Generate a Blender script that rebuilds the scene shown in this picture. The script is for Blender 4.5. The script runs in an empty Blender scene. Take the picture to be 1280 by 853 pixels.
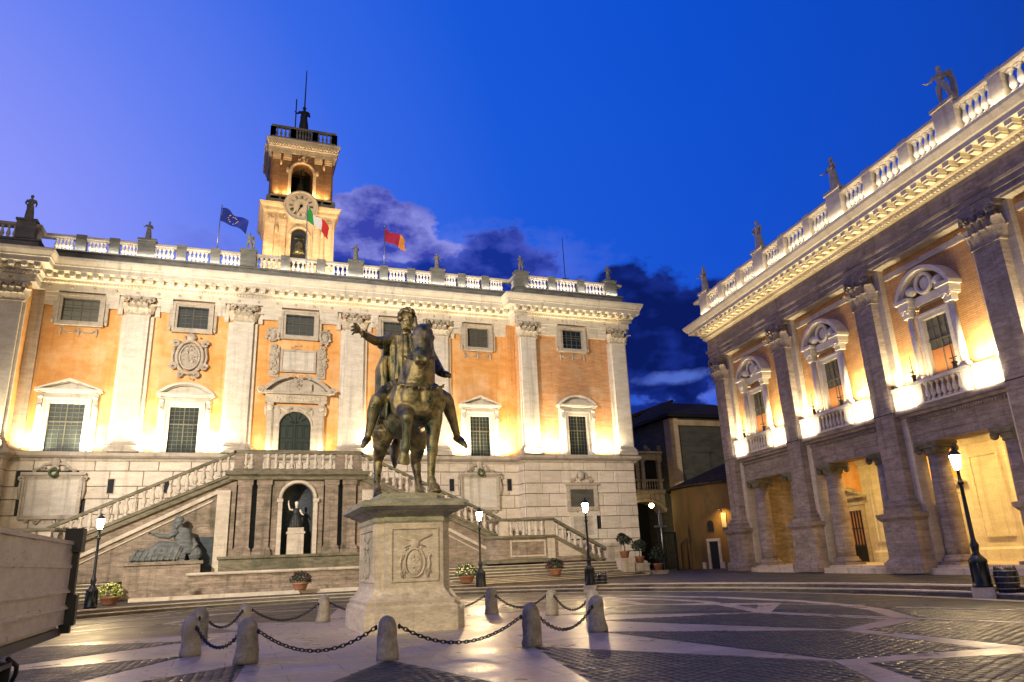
import bpy, math, random
from math import sin, cos, pi, radians, sqrt, atan2, hypot
from mathutils import Vector, Matrix
R = random.Random(7)
S = bpy.context.scene
COL = S.collection

# ------------------------------------------------------------------ camera
CAMZ = 1.5
def cam_setup():
    p, r, az, f = 0.294782196, -0.0416421, radians(21.062989800348255), 899.823257
    cp, sp = cos(p), sin(p)
    fw = Vector((0, cp, sp)); up = Vector((0, -sp, cp)); rt = Vector((1, 0, 0))
    c, s = cos(r), sin(r)
    rt2 = c * rt + s * up; up2 = -s * rt + c * up
    Z = Matrix(((cos(az), sin(az), 0), (-sin(az), cos(az), 0), (0, 0, 1)))
    rt2, up2, fw = Z @ rt2, Z @ up2, Z @ fw
    cd = bpy.data.cameras.new('camera'); co = bpy.data.objects.new('camera', cd); COL.objects.link(co)
    m = Matrix.Identity(4)
    for i in range(3):
        m[i][0], m[i][1], m[i][2] = rt2[i], up2[i], -fw[i]
    m[0][3], m[1][3], m[2][3] = 0, 0, CAMZ
    co.matrix_world = m
    cd.sensor_width = 36; cd.lens = f / 1280 * 36
    cd.clip_start = .1; cd.clip_end = 3000
    S.camera = co
    return rt2, up2, fw, f
RT, UP, FW, FPX = cam_setup()
CAMP = Vector((0, 0, CAMZ))
S.render.resolution_x, S.render.resolution_y = 1024, 682
S.view_settings.view_transform = 'Standard'; S.view_settings.look = 'None'
S.view_settings.exposure = 0.0; S.view_settings.gamma = 1
S.render.engine = 'CYCLES'
S.cycles.max_bounces = 5; S.cycles.diffuse_bounces = 3; S.cycles.glossy_bounces = 3
S.cycles.use_denoising = True
S.cycles.sample_clamp_indirect = 4
def srgb(r, g, b):
    def f(c):
        c /= 255
        return c / 12.92 if c <= .04045 else ((c + .055) / 1.055) ** 2.4
    return (f(r), f(g), f(b), 1)
def rayd(x, y):
    return FW + RT * ((x - 640) / FPX) - UP * ((y - 426.5) / FPX)

# ------------------------------------------------------------------ world: dusk sky
def azel(x, y):
    d = rayd(x, y); return atan2(d.x, d.y), math.asin(d.z / d.length)
W = bpy.data.worlds.new('World'); S.world = W; W.use_nodes = True
def build_world():
    nt = W.node_tree; N = nt.nodes; L = nt.links
    for n in list(N): N.remove(n)
    def node(t, **k):
        n = N.new(t)
        for a, b in k.items(): setattr(n, a, b)
        return n
    def math_(op, a, b=None, c=None, clamp=False):
        n = node('ShaderNodeMath', operation=op, use_clamp=clamp)
        for i, v in enumerate((a, b, c)):
            if v is None: continue
            if isinstance(v, (int, float)): n.inputs[i].default_value = v
            else: L.new(v, n.inputs[i])
        return n.outputs[0]
    out = node('ShaderNodeOutputWorld'); bg = node('ShaderNodeBackground'); L.new(bg.outputs[0], out.inputs[0])
    tc = node('ShaderNodeTexCoord'); D = tc.outputs['Generated']
    sep = node('ShaderNodeSeparateXYZ'); L.new(D, sep.inputs[0])
    AZ = math_('ARCTAN2', sep.outputs[0], sep.outputs[1])
    EL = math_('ARCSINE', sep.outputs[2])
    # base gradient by angular distance from the pale after-glow direction
    a0, e0 = radians(-34), radians(6)
    g = (sin(a0) * cos(e0), cos(a0) * cos(e0), sin(e0))
    dot = node('ShaderNodeVectorMath', operation='DOT_PRODUCT'); L.new(D, dot.inputs[0]); dot.inputs[1].default_value = g
    ang = math_('DIVIDE', math_('ARCCOSINE', dot.outputs['Value']), pi)
    cr = node('ShaderNodeValToRGB'); L.new(ang, cr.inputs[0])
    e = cr.color_ramp.elements
    stops = [(0.0, (178, 186, 255)), (.09, (162, 168, 253)), (.15, (134, 146, 248)), (.20, (98, 126, 240)), (.26, (52, 102, 228)), (.32, (16, 86, 216)), (.40, (0, 76, 206)), (.49, (0, 66, 186)), (.62, (0, 26, 76)), (1.0, (4, 14, 44))]
    e[0].position = 0; e[0].color = srgb(*stops[0][1]); e[1].position = 1; e[1].color = srgb(*stops[-1][1])
    for p_, c_ in stops[1:-1]:
        q = e.new(p_); q.color = srgb(*c_)
    base = cr.outputs[0]
    # a little nishita sky at twilight mixed in for the overall dome
    sk = node('ShaderNodeTexSky'); sk.sky_type = 'NISHITA'; sk.sun_disc = False
    sk.sun_elevation = radians(2); sk.sun_rotation = radians(215)
    skm = node('ShaderNodeMixRGB', blend_type='ADD'); skm.inputs[0].default_value = .008
    L.new(base, skm.inputs[1]); L.new(sk.outputs[0], skm.inputs[2])
    base = skm.outputs[0]
    # clouds, in azimuth/elevation
    n1 = node('ShaderNodeTexNoise'); n1.inputs['Scale'].default_value = 17; n1.inputs['Detail'].default_value = 8; n1.inputs['Roughness'].default_value = .55
    n2 = node('ShaderNodeTexNoise'); n2.inputs['Scale'].default_value = 46; n2.inputs['Detail'].default_value = 9; n2.inputs['Roughness'].default_value = .6
    mp = node('ShaderNodeMapping'); mp.inputs['Scale'].default_value = (1, 1, 1.6); L.new(D, mp.inputs[0])
    L.new(mp.outputs[0], n1.inputs[0]); L.new(mp.outputs[0], n2.inputs[0])
    warp = math_('MULTIPLY', math_('SUBTRACT', n1.outputs[0], .5), 2.2)
    warp = math_('ADD', warp, math_('MULTIPLY', math_('SUBTRACT', n2.outputs[0], .5), 1.1))
    def blob(px, py, wx, wy):
        a, b = azel(px, py)
        ax, _ = azel(px + wx, py); _, by = azel(px, py - wy)
        wa, wb = abs(ax - a), abs(by - b)
        u = math_('DIVIDE', math_('SUBTRACT', AZ, a), wa); v = math_('DIVIDE', math_('SUBTRACT', EL, b), wb)
        r = math_('SQRT', math_('ADD', math_('MULTIPLY', u, u), math_('MULTIPLY', v, v)))
        return math_('SUBTRACT', 1.0, r)
    def group(bl):
        acc = None
        for b in bl:
            o = blob(*b)
            acc = o if acc is None else math_('MAXIMUM', acc, o)
        return acc
    def layer(base, bl, cdark, clight, edge, k=7, wamp=1.0, fac=1.0):
        d = math_('ADD', group(bl), math_('MULTIPLY', warp, wamp))
        m = math_('MULTIPLY', d, k, clamp=True)
        if fac != 1: m = math_('MULTIPLY', m, fac)
        # colour: from light at the thin edge to dark inside, broken by noise
        t = math_('ADD', math_('MULTIPLY', d, edge * .45), math_('ADD', math_('MULTIPLY', math_('SUBTRACT', n1.outputs[0], .43), 3.0), math_('MULTIPLY', math_('SUBTRACT', n2.outputs[0], .5), 1.0)), clamp=True)
        mx = node('ShaderNodeMixRGB'); L.new(t, mx.inputs[0]); mx.inputs[1].default_value = srgb(*clight); mx.inputs[2].default_value = srgb(*cdark)
        o = node('ShaderNodeMixRGB'); L.new(m, o.inputs[0]); L.new(base, o.inputs[1]); L.new(mx.outputs[0], o.inputs[2])
        return o.outputs[0]
    # soft pale haze behind the cumulus
    base = layer(base, [(570, 335, 190, 60), (850, 480, 90, 60), (250, 300, 60, 26)], (104, 116, 220), (120, 138, 236), 1, 1.6, .5, .55)
    # lit cumulus beside the tower
    base = layer(base, [(455, 282, 52, 50), (500, 296, 56, 42), (440, 330, 80, 32), (545, 322, 62, 26)], (58, 68, 172), (138, 142, 224), 1.6, 9, .42)
    # dark cumulus humps
    base = layer(base, [(622, 350, 80, 68), (560, 350, 70, 30), (470, 344, 110, 22), (700, 400, 110, 50)], (22, 48, 146), (70, 86, 190), 2.6, 8, .38)
    # dark bank between the palaces
    base = layer(base, [(815, 425, 84, 96), (860, 430, 70, 72), (900, 400, 70, 56), (780, 362, 44, 32), (820, 540, 120, 46)], (10, 26, 92), (26, 48, 140), 2.4, 6, .38)
    base = layer(base, [(838, 472, 62, 10), (790, 530, 40, 10)], (90, 120, 215), (80, 105, 205), 1, 1.6, .8, .8)
    # dark below the horizon (distant ground)
    hz = math_('MULTIPLY', math_('ADD', EL, .01), -30, clamp=True)
    o = node('ShaderNodeMixRGB'); L.new(hz, o.inputs[0]); L.new(base, o.inputs[1]); o.inputs[2].default_value = (.02, .02, .03, 1)
    L.new(o.outputs[0], bg.inputs[0]); bg.inputs[1].default_value = SKY
SKY = 1.0
build_world()
# low after-glow of the western sky behind the photographer
sd = bpy.data.lights.new('sun', 'SUN'); sd.energy = .5; sd.angle = radians(30); sd.color = (1, .80, .46)
so = bpy.data.objects.new('sun', sd); COL.objects.link(so)
so.rotation_euler = Vector((.02, .93, -.36)).to_track_quat('-Z', 'Y').to_euler()

def area(name, loc, target, sx, sy, power, color=(1, .72, .4), spread=160):
    l = bpy.data.lights.new(name, 'AREA'); l.shape = 'RECTANGLE'; l.size = sx; l.size_y = sy; l.energy = power; l.color = color[:3]; l.spread = radians(spread)
    o = bpy.data.objects.new(name, l); COL.objects.link(o); o.location = loc
    o.rotation_euler = (Vector(target) - Vector(loc)).to_track_quat('-Z', 'Y').to_euler()
    return o
def area_m(name, M, lx, dirv, sx, sy, power, color, spread=160):
    """area light in the frame M: x axis of the lamp kept along the facade"""
    l = bpy.data.lights.new(name, 'AREA'); l.shape = 'RECTANGLE'; l.size = sx; l.size_y = sy; l.energy = power; l.color = color[:3]; l.spread = radians(spread)
    o = bpy.data.objects.new(name, l); COL.objects.link(o)
    z = -Vector(dirv).normalized(); x = Vector((1, 0, 0)); y = z.cross(x).normalized(); x = y.cross(z)
    m = Matrix.Identity(4)
    for i in range(3): m[i][0], m[i][1], m[i][2], m[i][3] = x[i], y[i], z[i], lx[i]
    o.matrix_world = M @ m
    return o

# ------------------------------------------------------------------ materials
MAT = {}
def nodes(m):
    m.use_nodes = True; nt = m.node_tree; return nt, nt.nodes, nt.links
def stone(name, c1, c2, scale=1.2, rough=.75, bump=.25, stain=None, stain_amt=.5, streak=False, drip=0, vary=0.0, fine=14, joints=None, spec=.3, pits=0, zs=3.5, st=(.52, .66), floor=False, lo=.32, hi=.68):
    """mottled material: large mottling c1-c2, fine grain, optional stains with their own shape, per-piece variation"""
    m = bpy.data.materials.new(name); nt, N, L = nodes(m); b = N['Principled BSDF']
    tc = N.new('ShaderNodeTexCoord'); geo = tc.outputs['Object']
    gp = N.new('ShaderNodeNewGeometry'); pos = gp.outputs['Position']
    mp = N.new('ShaderNodeMapping'); mp.inputs['Scale'].default_value = (1, 1, zs if not streak else .22); L.new(pos, mp.inputs[0])
    n1 = N.new('ShaderNodeTexNoise'); n1.inputs['Scale'].default_value = scale; n1.inputs['Detail'].default_value = 6; n1.inputs['Roughness'].default_value = .62; L.new(mp.outputs[0], n1.inputs[0])
    n2 = N.new('ShaderNodeTexNoise'); n2.inputs['Scale'].default_value = fine; n2.inputs['Detail'].default_value = 5; n2.inputs['Roughness'].default_value = .7
    mp2 = N.new('ShaderNodeMapping'); mp2.inputs['Scale'].default_value = (1, 1, 2.6 if zs > 2 else 1); L.new(pos, mp2.inputs[0]); L.new(mp2.outputs[0], n2.inputs[0])
    cr = N.new('ShaderNodeValToRGB'); cr.color_ramp.elements[0].position = lo; cr.color_ramp.elements[1].position = hi
    cr.color_ramp.elements[0].color = (*c2[:3], 1); cr.color_ramp.elements[1].color = (*c1[:3], 1); L.new(n1.outputs[0], cr.inputs[0])
    col = cr.outputs[0]
    mr = N.new('ShaderNodeMapRange'); mr.inputs[1].default_value = .3; mr.inputs[2].default_value = .7; mr.inputs[3].default_value = .72; mr.inputs[4].default_value = 1.16; L.new(n2.outputs[0], mr.inputs[0])
    mu = N.new('ShaderNodeVectorMath'); mu.operation = 'SCALE'; L.new(col, mu.inputs[0]); L.new(mr.outputs[0], mu.inputs['Scale']); col = mu.outputs[0]
    if stain:
        n3 = N.new('ShaderNodeTexNoise'); n3.inputs['Scale'].default_value = .55; n3.inputs['Detail'].default_value = 9; n3.inputs['Roughness'].default_value = .68; L.new(pos, n3.inputs[0])
        r3 = N.new('ShaderNodeMapRange'); r3.inputs[1].default_value = st[0]; r3.inputs[2].default_value = st[1]; r3.inputs[3].default_value = 0; r3.inputs[4].default_value = stain_amt; L.new(n3.outputs[0], r3.inputs[0])
        mx = N.new('ShaderNodeMixRGB'); L.new(r3.outputs[0], mx.inputs[0]); L.new(col, mx.inputs[1]); mx.inputs[2].default_value = (*stain[:3], 1); col = mx.outputs[0]
    if drip:
        md = N.new('ShaderNodeMapping'); md.inputs['Scale'].default_value = (2.6, 2.6, .12); L.new(pos, md.inputs[0])
        nd = N.new('ShaderNodeTexNoise'); nd.inputs['Scale'].default_value = 1.0; nd.inputs['Detail'].default_value = 5; nd.inputs['Roughness'].default_value = .6; L.new(md.outputs[0], nd.inputs[0])
        rd = N.new('ShaderNodeMapRange'); rd.inputs[1].default_value = .54; rd.inputs[2].default_value = .70; rd.inputs[3].default_value = 1; rd.inputs[4].default_value = 1 - drip; L.new(nd.outputs[0], rd.inputs[0])
        vd = N.new('ShaderNodeVectorMath'); vd.operation = 'SCALE'; L.new(col, vd.inputs[0]); L.new(rd.outputs[0], vd.inputs['Scale']); col = vd.outputs[0]
    if vary:
        oi = N.new('ShaderNodeObjectInfo'); r4 = N.new('ShaderNodeMapRange'); r4.inputs[3].default_value = 1 - vary; r4.inputs[4].default_value = 1 + vary; L.new(oi.outputs['Random'], r4.inputs[0])
        m4 = N.new('ShaderNodeVectorMath'); m4.operation = 'SCALE'; L.new(col, m4.inputs[0]); L.new(r4.outputs[0], m4.inputs['Scale']); col = m4.outputs[0]
    h = n2.outputs[0]
    if joints:
        jw, jh, mort, dark = joints
        br = N.new('ShaderNodeTexBrick'); br.inputs['Scale'].default_value = 1; br.inputs['Brick Width'].default_value = jw; br.inputs['Row Height'].default_value = jh; br.inputs['Mortar Size'].default_value = mort
        br.inputs['Color1'].default_value = (1, 1, 1, 1); br.inputs['Color2'].default_value = (.8, .8, .8, 1); br.inputs['Mortar'].default_value = (dark, dark, dark, 1); br.inputs['Mortar Smooth'].default_value = .3
        # facade coordinates: along = x - y mix, up = z
        sp = N.new('ShaderNodeSeparateXYZ'); L.new(geo, sp.inputs[0]); cb = N.new('ShaderNodeCombineXYZ')
        ad = N.new('ShaderNodeMath'); ad.operation = 'ADD'; L.new(sp.outputs[0], ad.inputs[0]); L.new(sp.outputs[1], ad.inputs[1]); L.new(sp.outputs[0] if floor else ad.outputs[0], cb.inputs[0]); L.new(sp.outputs[1 if floor else 2], cb.inputs[1]); L.new(cb.outputs[0], br.inputs[0])
        mj = N.new('ShaderNodeMixRGB'); mj.blend_type = 'MULTIPLY'; mj.inputs[0].default_value = 1; L.new(col, mj.inputs[1]); L.new(br.outputs[0], mj.inputs[2]); col = mj.outputs[0]
    L.new(col, b.inputs['Base Color'])
    b.inputs['Roughness'].default_value = rough; b.inputs['Specular IOR Level'].default_value = spec
    if rough < .6:
        rr = N.new('ShaderNodeMapRange'); rr.inputs[1].default_value = .3; rr.inputs[2].default_value = .7; rr.inputs[3].default_value = max(.08, rough - .13); rr.inputs[4].default_value = rough + .2; L.new(n1.outputs[0], rr.inputs[0]); L.new(rr.outputs[0], b.inputs['Roughness'])
    bp = N.new('ShaderNodeBump'); bp.inputs['Strength'].default_value = bump; bp.inputs['Distance'].default_value = .03; L.new(h, bp.inputs['Height']); L.new(bp.outputs[0], b.inputs['Normal'])
    MAT[name] = m; return m
def plain(name, c, rough=.5, metal=0, emit=None, es=0, spec=.5):
    m = bpy.data.materials.new(name); nt, N, L = nodes(m); b = N['Principled BSDF']
    n = N.new('ShaderNodeTexNoise'); n.inputs['Scale'].default_value = 9; n.inputs['Detail'].default_value = 4
    gp = N.new('ShaderNodeNewGeometry'); L.new(gp.outputs['Position'], n.inputs[0])
    mr = N.new('ShaderNodeMapRange'); mr.inputs[3].default_value = .7; mr.inputs[4].default_value = 1.25; L.new(n.outputs[0], mr.inputs[0])
    mu = N.new('ShaderNodeVectorMath'); mu.operation = 'SCALE'; mu.inputs[0].default_value = c[:3]; L.new(mr.outputs[0], mu.inputs['Scale']); L.new(mu.outputs[0], b.inputs['Base Color'])
    b.inputs['Roughness'].default_value = rough; b.inputs['Metallic'].default_value = metal; b.inputs['Specular IOR Level'].default_value = spec
    if emit: b.inputs['Emission Color'].default_value = (*emit[:3], 1); b.inputs['Emission Strength'].default_value = es
    MAT[name] = m; return m
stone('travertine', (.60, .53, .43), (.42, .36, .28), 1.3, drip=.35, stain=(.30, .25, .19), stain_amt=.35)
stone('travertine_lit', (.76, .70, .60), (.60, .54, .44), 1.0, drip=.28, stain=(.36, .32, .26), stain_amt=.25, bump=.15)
stone('ashlar', (.78, .69, .56), (.62, .53, .42), 1.1, drip=.22, vary=.09, bump=.15, stain=(.38, .33, .27), stain_amt=.22)
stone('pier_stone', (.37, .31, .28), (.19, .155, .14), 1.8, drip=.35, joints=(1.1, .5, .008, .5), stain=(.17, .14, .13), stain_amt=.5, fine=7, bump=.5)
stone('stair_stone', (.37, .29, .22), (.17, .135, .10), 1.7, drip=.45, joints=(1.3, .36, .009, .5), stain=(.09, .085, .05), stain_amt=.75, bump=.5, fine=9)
stone('moss_shade_stone', (.22, .19, .13), (.09, .085, .055), 2.2, stain=(.05, .055, .03), stain_amt=.7, bump=.5, fine=9)  # mossy rails and ledges; also painted shade on the step risers
stone('parapet_stone', (.26, .25, .22), (.13, .135, .12), 1.6, stain=(.07, .075, .06), stain_amt=.6, bump=.4)
stone('ochre_plaster', (.84, .43, .135), (.70, .32, .085), .8, drip=.22, stain=(.86, .58, .32), stain_amt=.6, bump=.25, st=(.46, .62))
stone('worn_brick', (.76, .43, .21), (.58, .29, .13), 1.4, drip=.2, stain=(.64, .46, .30), stain_amt=.75, bump=.35, joints=(.5, .11, .02, .82))
stone('thin_brick', (.70, .40, .17), (.50, .26, .10), 1.2, drip=.25, stain=(.36, .20, .08), stain_amt=.4, bump=.5, joints=(.42, .085, .018, .62))
stone('tower_brick', (.34, .18, .08), (.20, .10, .05), 1.6, stain=(.40, .29, .16), stain_amt=.5, bump=.5, joints=(.5, .12, .02, .6))
stone('tower_plaster', (.66, .50, .32), (.50, .37, .22), 1, drip=.4, stain=(.50, .33, .2), stain_amt=.4)
stone('pedestal_marble', (.68, .61, .48), (.48, .42, .32), 1.8, drip=.4, stain=(.17, .20, .11), stain_amt=.6, bump=.35, rough=.6, fine=8)
stone('pedestal_cap', (.46, .44, .32), (.20, .22, .14), 2.2, stain=(.50, .47, .38), stain_amt=.6, bump=.5)
stone('bollard_stone', (.50, .45, .36), (.26, .24, .20), 4, stain=(.06, .065, .06), stain_amt=.7, bump=.6, fine=20, zs=1)
stone('paving_stone', (.64, .545, .46), (.38, .325, .28), .9, rough=.33, stain=(.16, .14, .13), stain_amt=.6, bump=.3, fine=9, spec=.45, joints=(1.7, .8, .014, .4), floor=True, zs=1)
stone('cobble', (.080, .090, .078), (.038, .046, .042), 2.5, rough=.42, bump=.4, fine=30, vary=.3, spec=.3, zs=1)
stone('cobble_ground', (.070, .078, .066), (.030, .036, .033), 1.2, rough=.38, bump=.7, fine=16, spec=.35)
stone('mortar', (.03, .032, .032), (.018, .02, .02), 2, rough=.7)
stone('street', (.07, .068, .06), (.04, .04, .035), 1.2, rough=.5, fine=14, bump=.8)
stone('bronze', (.40, .33, .15), (.045, .055, .032), 2.6, rough=.34, stain=(.035, .075, .05), stain_amt=.75, bump=.8, fine=11, lo=.38, hi=.60, drip=.35, spec=.6, zs=1)
MAT['bronze'].node_tree.nodes['Principled BSDF'].inputs['Metallic'].default_value = .6
stone('dark_bronze', (.03, .032, .03), (.015, .018, .018), 3, rough=.5)
stone('recess_shade', (.06, .075, .085), (.03, .038, .045), 2, stain=(.09, .08, .06), stain_amt=.5)  # near-black tone that paints shade into the staircase recesses
stone('river_marble', (.17, .18, .17), (.06, .07, .075), 2.2, stain=(.05, .06, .05), stain_amt=.6, bump=.4)
stone('roof_statue', (.32, .30, .25), (.17, .165, .14), 3, stain=(.08, .085, .07), stain_amt=.6, bump=.4)
stone('grey_plaster', (.13, .125, .10), (.07, .07, .055), .9, stain=(.05, .06, .055), stain_amt=.6)
stone('brown_plaster', (.24, .14, .04), (.10, .06, .02), .7, stain=(.10, .08, .03), stain_amt=.7, streak=True)
stone('roof_tile', (.11, .075, .05), (.05, .04, .03), 2, spec=.05, rough=.95, joints=(.3, .25, .04, .35), bump=.6)
stone('terracotta', (.36, .17, .09), (.25, .11, .06), 3)
stone('truck_paint', (.66, .61, .50), (.56, .50, .40), .9, rough=.32, stain=(.22, .18, .13), stain_amt=.4, bump=.12, fine=5, spec=.5)
plain('iron', (.018, .022, .024), .45, .3)
plain('black_paint', (.012, .014, .018), .4)
plain('rubber', (.015, .015, .015), .8)
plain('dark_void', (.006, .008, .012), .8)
plain('green_door', (.006, .018, .014), .5)
plain('wood_shutter', (.42, .17, .05), .5)
plain('gold', (.7, .5, .12), .35, .7)
plain('flag_blue', (.01, .03, .32), .7); plain('flag_green', (.02, .28, .06), .7); plain('flag_white', (.7, .7, .66), .7); plain('flag_red', (.55, .02, .02), .7)
plain('flag_crimson', (.38, .012, .05), .7); plain('flag_amber', (.75, .28, .06), .7)
plain('clock_face', (.52, .45, .34), .6)
plain('leaf', (.045, .085, .02), .6); plain('leaf_dark', (.02, .035, .018), .6); plain('leaf_pale', (.22, .26, .06), .6)
plain('flower', (.75, .70, .42), .6); plain('flower_red', (.30, .03, .05), .6)
plain('steel', (.35, .36, .38), .35, .8)
plain('grille_panel', (.11, .10, .07), .6)
plain('lamp_glass', (.9, .7, .4), .3, 0, (1, .62, .26), 22)
plain('lamp_core', (.9, .8, .6), .3, 0, (1, .72, .36), 800)
plain('paper_lit', (.5, .42, .26), .6)
plain('bulb_soft', (.9, .7, .4), .3, 0, (1, .74, .30), 40)
def glass(name, tint, es=0, ec=(1, .6, .3), r=.12, sp=.45):
    m = plain(name, tint, r, 0, spec=sp)
    if es:
        b = m.node_tree.nodes['Principled BSDF']; b.inputs['Emission Color'].default_value = (*ec, 1); b.inputs['Emission Strength'].default_value = es
    return m
glass('window_glass', (.015, .028, .045)); glass('leaded_glass', (.018, .03, .03), r=.4, sp=.15); glass('pale_glass', (.10, .10, .085)); glass('warm_glass', (.30, .14, .06), .12, (1, .42, .16))

# ------------------------------------------------------------------ mesh builder
class MB:
    def __init__(s): s.v = []; s.f = []; s.sm = []
    def add(s, vs, fs, smooth=False, M=None):
        o = len(s.v)
        s.v += [tuple(M @ Vector(p)) for p in vs] if M is not None else [tuple(p) for p in vs]
        s.f += [tuple(i + o for i in f) for f in fs]; s.sm += [smooth] * len(fs); return s
    def box(s, x0, x1, y0, y1, z0, z1, M=None):
        v = [(x0, y0, z0), (x1, y0, z0), (x1, y1, z0), (x0, y1, z0), (x0, y0, z1), (x1, y0, z1), (x1, y1, z1), (x0, y1, z1)]
        return s.add(v, [(3, 2, 1, 0), (4, 5, 6, 7), (0, 1, 5, 4), (1, 2, 6, 5), (2, 3, 7, 6), (3, 0, 4, 7)], M=M)
    def prism(s, poly, y0, y1, M=None, smooth=False):
        """poly in x,z (counter-clockwise seen from -y), extruded y0..y1"""
        n = len(poly)
        v = [(x, y0, z) for x, z in poly] + [(x, y1, z) for x, z in poly]
        f = [tuple(range(n)), tuple(range(2 * n - 1, n - 1, -1))] + [((i + 1) % n, i, n + i, n + (i + 1) % n) for i in range(n)]
        return s.add(v, f, M=M, smooth=smooth)
    def plate(s, poly, z0, z1, M=None):
        n = len(poly)
        v = [(x, y, z1) for x, y in poly] + [(x, y, z0) for x, y in poly]
        f = [tuple(range(n)), tuple(range(2 * n - 1, n - 1, -1))] + [((i + 1) % n, i, n + i, n + (i + 1) % n) for i in range(n)]
        return s.add(v, f, M=M)
    def lathe(s, prof, cx=0, cy=0, n=12, z0=0, smooth=True, a0=0, a1=2 * pi, sx=1, sy=1, M=None):
        full = abs(a1 - a0 - 2 * pi) < 1e-6; m = n if full else n + 1
        v = []
        for r, z in prof:
            for i in range(m):
                a = a0 + (a1 - a0) * i / n
                v.append((cx + r * cos(a) * sx, cy + r * sin(a) * sy, z0 + z))
        f = []
        for j in range(len(prof) - 1):
            for i in range(n):
                a, b = j * m + i, j * m + (i + 1) % m
                f.append((a, b, b + m, a + m))
        if full:
            if prof[0][0] > 1e-5: f.append(tuple(range(m - 1, -1, -1)))
            if prof[-1][0] > 1e-5: f.append(tuple((len(prof) - 1) * m + i for i in range(m)))
        return s.add(v, f, smooth, M)
    def tube(s, pts, rad, n=8, smooth=True, cap=True, M=None, flat=1.0, ref=None):
        pts = [Vector(p) for p in pts]; k = len(pts)
        rad = [rad] * k if isinstance(rad, (int, float)) else list(rad)
        v = []; u0 = None
        for i, p in enumerate(pts):
            t = (pts[min(i + 1, k - 1)] - pts[max(i - 1, 0)]).normalized()
            if u0 is None:
                a = Vector(ref) if ref else (Vector((0, 0, 1)) if abs(t.z) < .9 else Vector((1, 0, 0)))
                u0 = (a - t * a.dot(t)).normalized()
            else: u0 = (u0 - t * u0.dot(t)).normalized()
            w = t.cross(u0); r = rad[i]
            ru, rw = (r if not isinstance(r, tuple) else r[0]), (r * flat if not isinstance(r, tuple) else r[1])
            for j in range(n):
                a = 2 * pi * j / n; v.append(tuple(p + u0 * cos(a) * ru + w * sin(a) * rw))
        f = []
        for i in range(k - 1):
            for j in range(n):
                a, b = i * n + j, i * n + (j + 1) % n; f.append((a, b, b + n, a + n))
        if cap: f.append(tuple(range(n - 1, -1, -1))); f.append(tuple((k - 1) * n + j for j in range(n)))
        return s.add(v, f, smooth, M)
    def ball(s, c, r, n=8, m=6, M=None, smooth=True, rot=None):
        rx, ry, rz = (r, r, r) if isinstance(r, (int, float)) else r
        v = []
        for j in range(m + 1):
            th = pi * j / m
            for i in range(n):
                a = 2 * pi * i / n; q = Vector((rx * sin(th) * cos(a), ry * sin(th) * sin(a), -rz * cos(th)))
                if rot is not None: q = rot @ q
                v.append((c[0] + q.x, c[1] + q.y, c[2] + q.z))
        f = []
        for j in range(m):
            for i in range(n):
                a, b = j * n + i, j * n + (i + 1) % n; f.append((a, b, b + n, a + n))
        return s.add(v, f, smooth, M)
    def ring(s, c, R_, r, n=20, k=6, axis='y', sx=1, sz=1, M=None, a0=0, a1=2 * pi):
        full = abs(a1 - a0 - 2 * pi) < 1e-6
        pts = []
        for i in range(n if full else n + 1):
            a = a0 + (a1 - a0) * i / n
            if axis == 'y': pts.append(Vector((c[0] + R_ * sx * cos(a), c[1], c[2] + R_ * sz * sin(a))))
            else: pts.append(Vector((c[0] + R_ * sx * cos(a), c[1] + R_ * sz * sin(a), c[2])))
        if full: pts.append(pts[0]); 
        return s.tube(pts, r, k, cap=not full, M=M, ref=(0, 1, 0) if axis == 'y' else (0, 0, 1))
    def sweep(s, prof, path, closed=False, M=None, smooth=False):
        """prof: (outset d, z); path: plan points, outset to the right of travel, mitred; closed profile, capped ends"""
        n = len(path); v = []; k = len(prof)
        for i, p in enumerate(path):
            p = Vector(p)
            if closed: a, b = Vector(path[i - 1]), Vector(path[(i + 1) % n])
            else: a = Vector(path[i - 1]) if i else None; b = Vector(path[i + 1]) if i < n - 1 else None
            ns = []
            if a is not None: d = (p - a).normalized(); ns.append(Vector((d.y, -d.x)))
            if b is not None: d = (b - p).normalized(); ns.append(Vector((d.y, -d.x)))
            if len(ns) == 2:
                q = ns[0] + ns[1]; q = q / max(q.dot(ns[0]), .15)
            else: q = ns[0]
            for d, z in prof: v.append((p.x + q.x * d, p.y + q.y * d, z))
        f = []
        for i in range(n if closed else n - 1):
            for j in range(k):
                a, b = i * k + j, i * k + (j + 1) % k; c, d = ((i + 1) % n) * k + j, ((i + 1) % n) * k + (j + 1) % k
                f.append((a, c, d, b))
        if not closed: f.append(tuple(range(k))); f.append(tuple((n - 1) * k + j for j in range(k - 1, -1, -1)))
        return s.add(v, f, smooth, M)
    def mesh(s, name):
        me = bpy.data.meshes.new(name); me.from_pydata(s.v, [], s.f)
        me.polygons.foreach_set('use_smooth', s.sm); me.update(); return me
    def build(s, name, mat, parent=None, loc=None, rot=None, **kw):
        me = s.mesh(name); me.materials.append(MAT[mat]); return put(name, me, parent, loc, rot, **kw)
def put(name, me, parent=None, loc=None, rot=None, scale=None, label=None, cat=None, group=None, kind=None):
    o = bpy.data.objects.new(name, me); COL.objects.link(o)
    if parent: o.parent = parent
    if loc is not None: o.location = loc
    if rot is not None: o.rotation_euler = rot
    if scale is not None: o.scale = scale
    return tag(o, label, cat, group, kind)
def tag(o, label=None, cat=None, group=None, kind=None):
    if label: o['label'] = label
    if cat: o['category'] = cat
    if group: o['group'] = group
    if kind: o['kind'] = kind
    return o
def thing(name, label, cat, loc=(0, 0, 0), rz=0, group=None):
    o = bpy.data.objects.new(name, None); COL.objects.link(o); o.location = loc; o.rotation_euler = (0, 0, rz)
    o.empty_display_size = .2
    return tag(o, label, cat, group)
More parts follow.
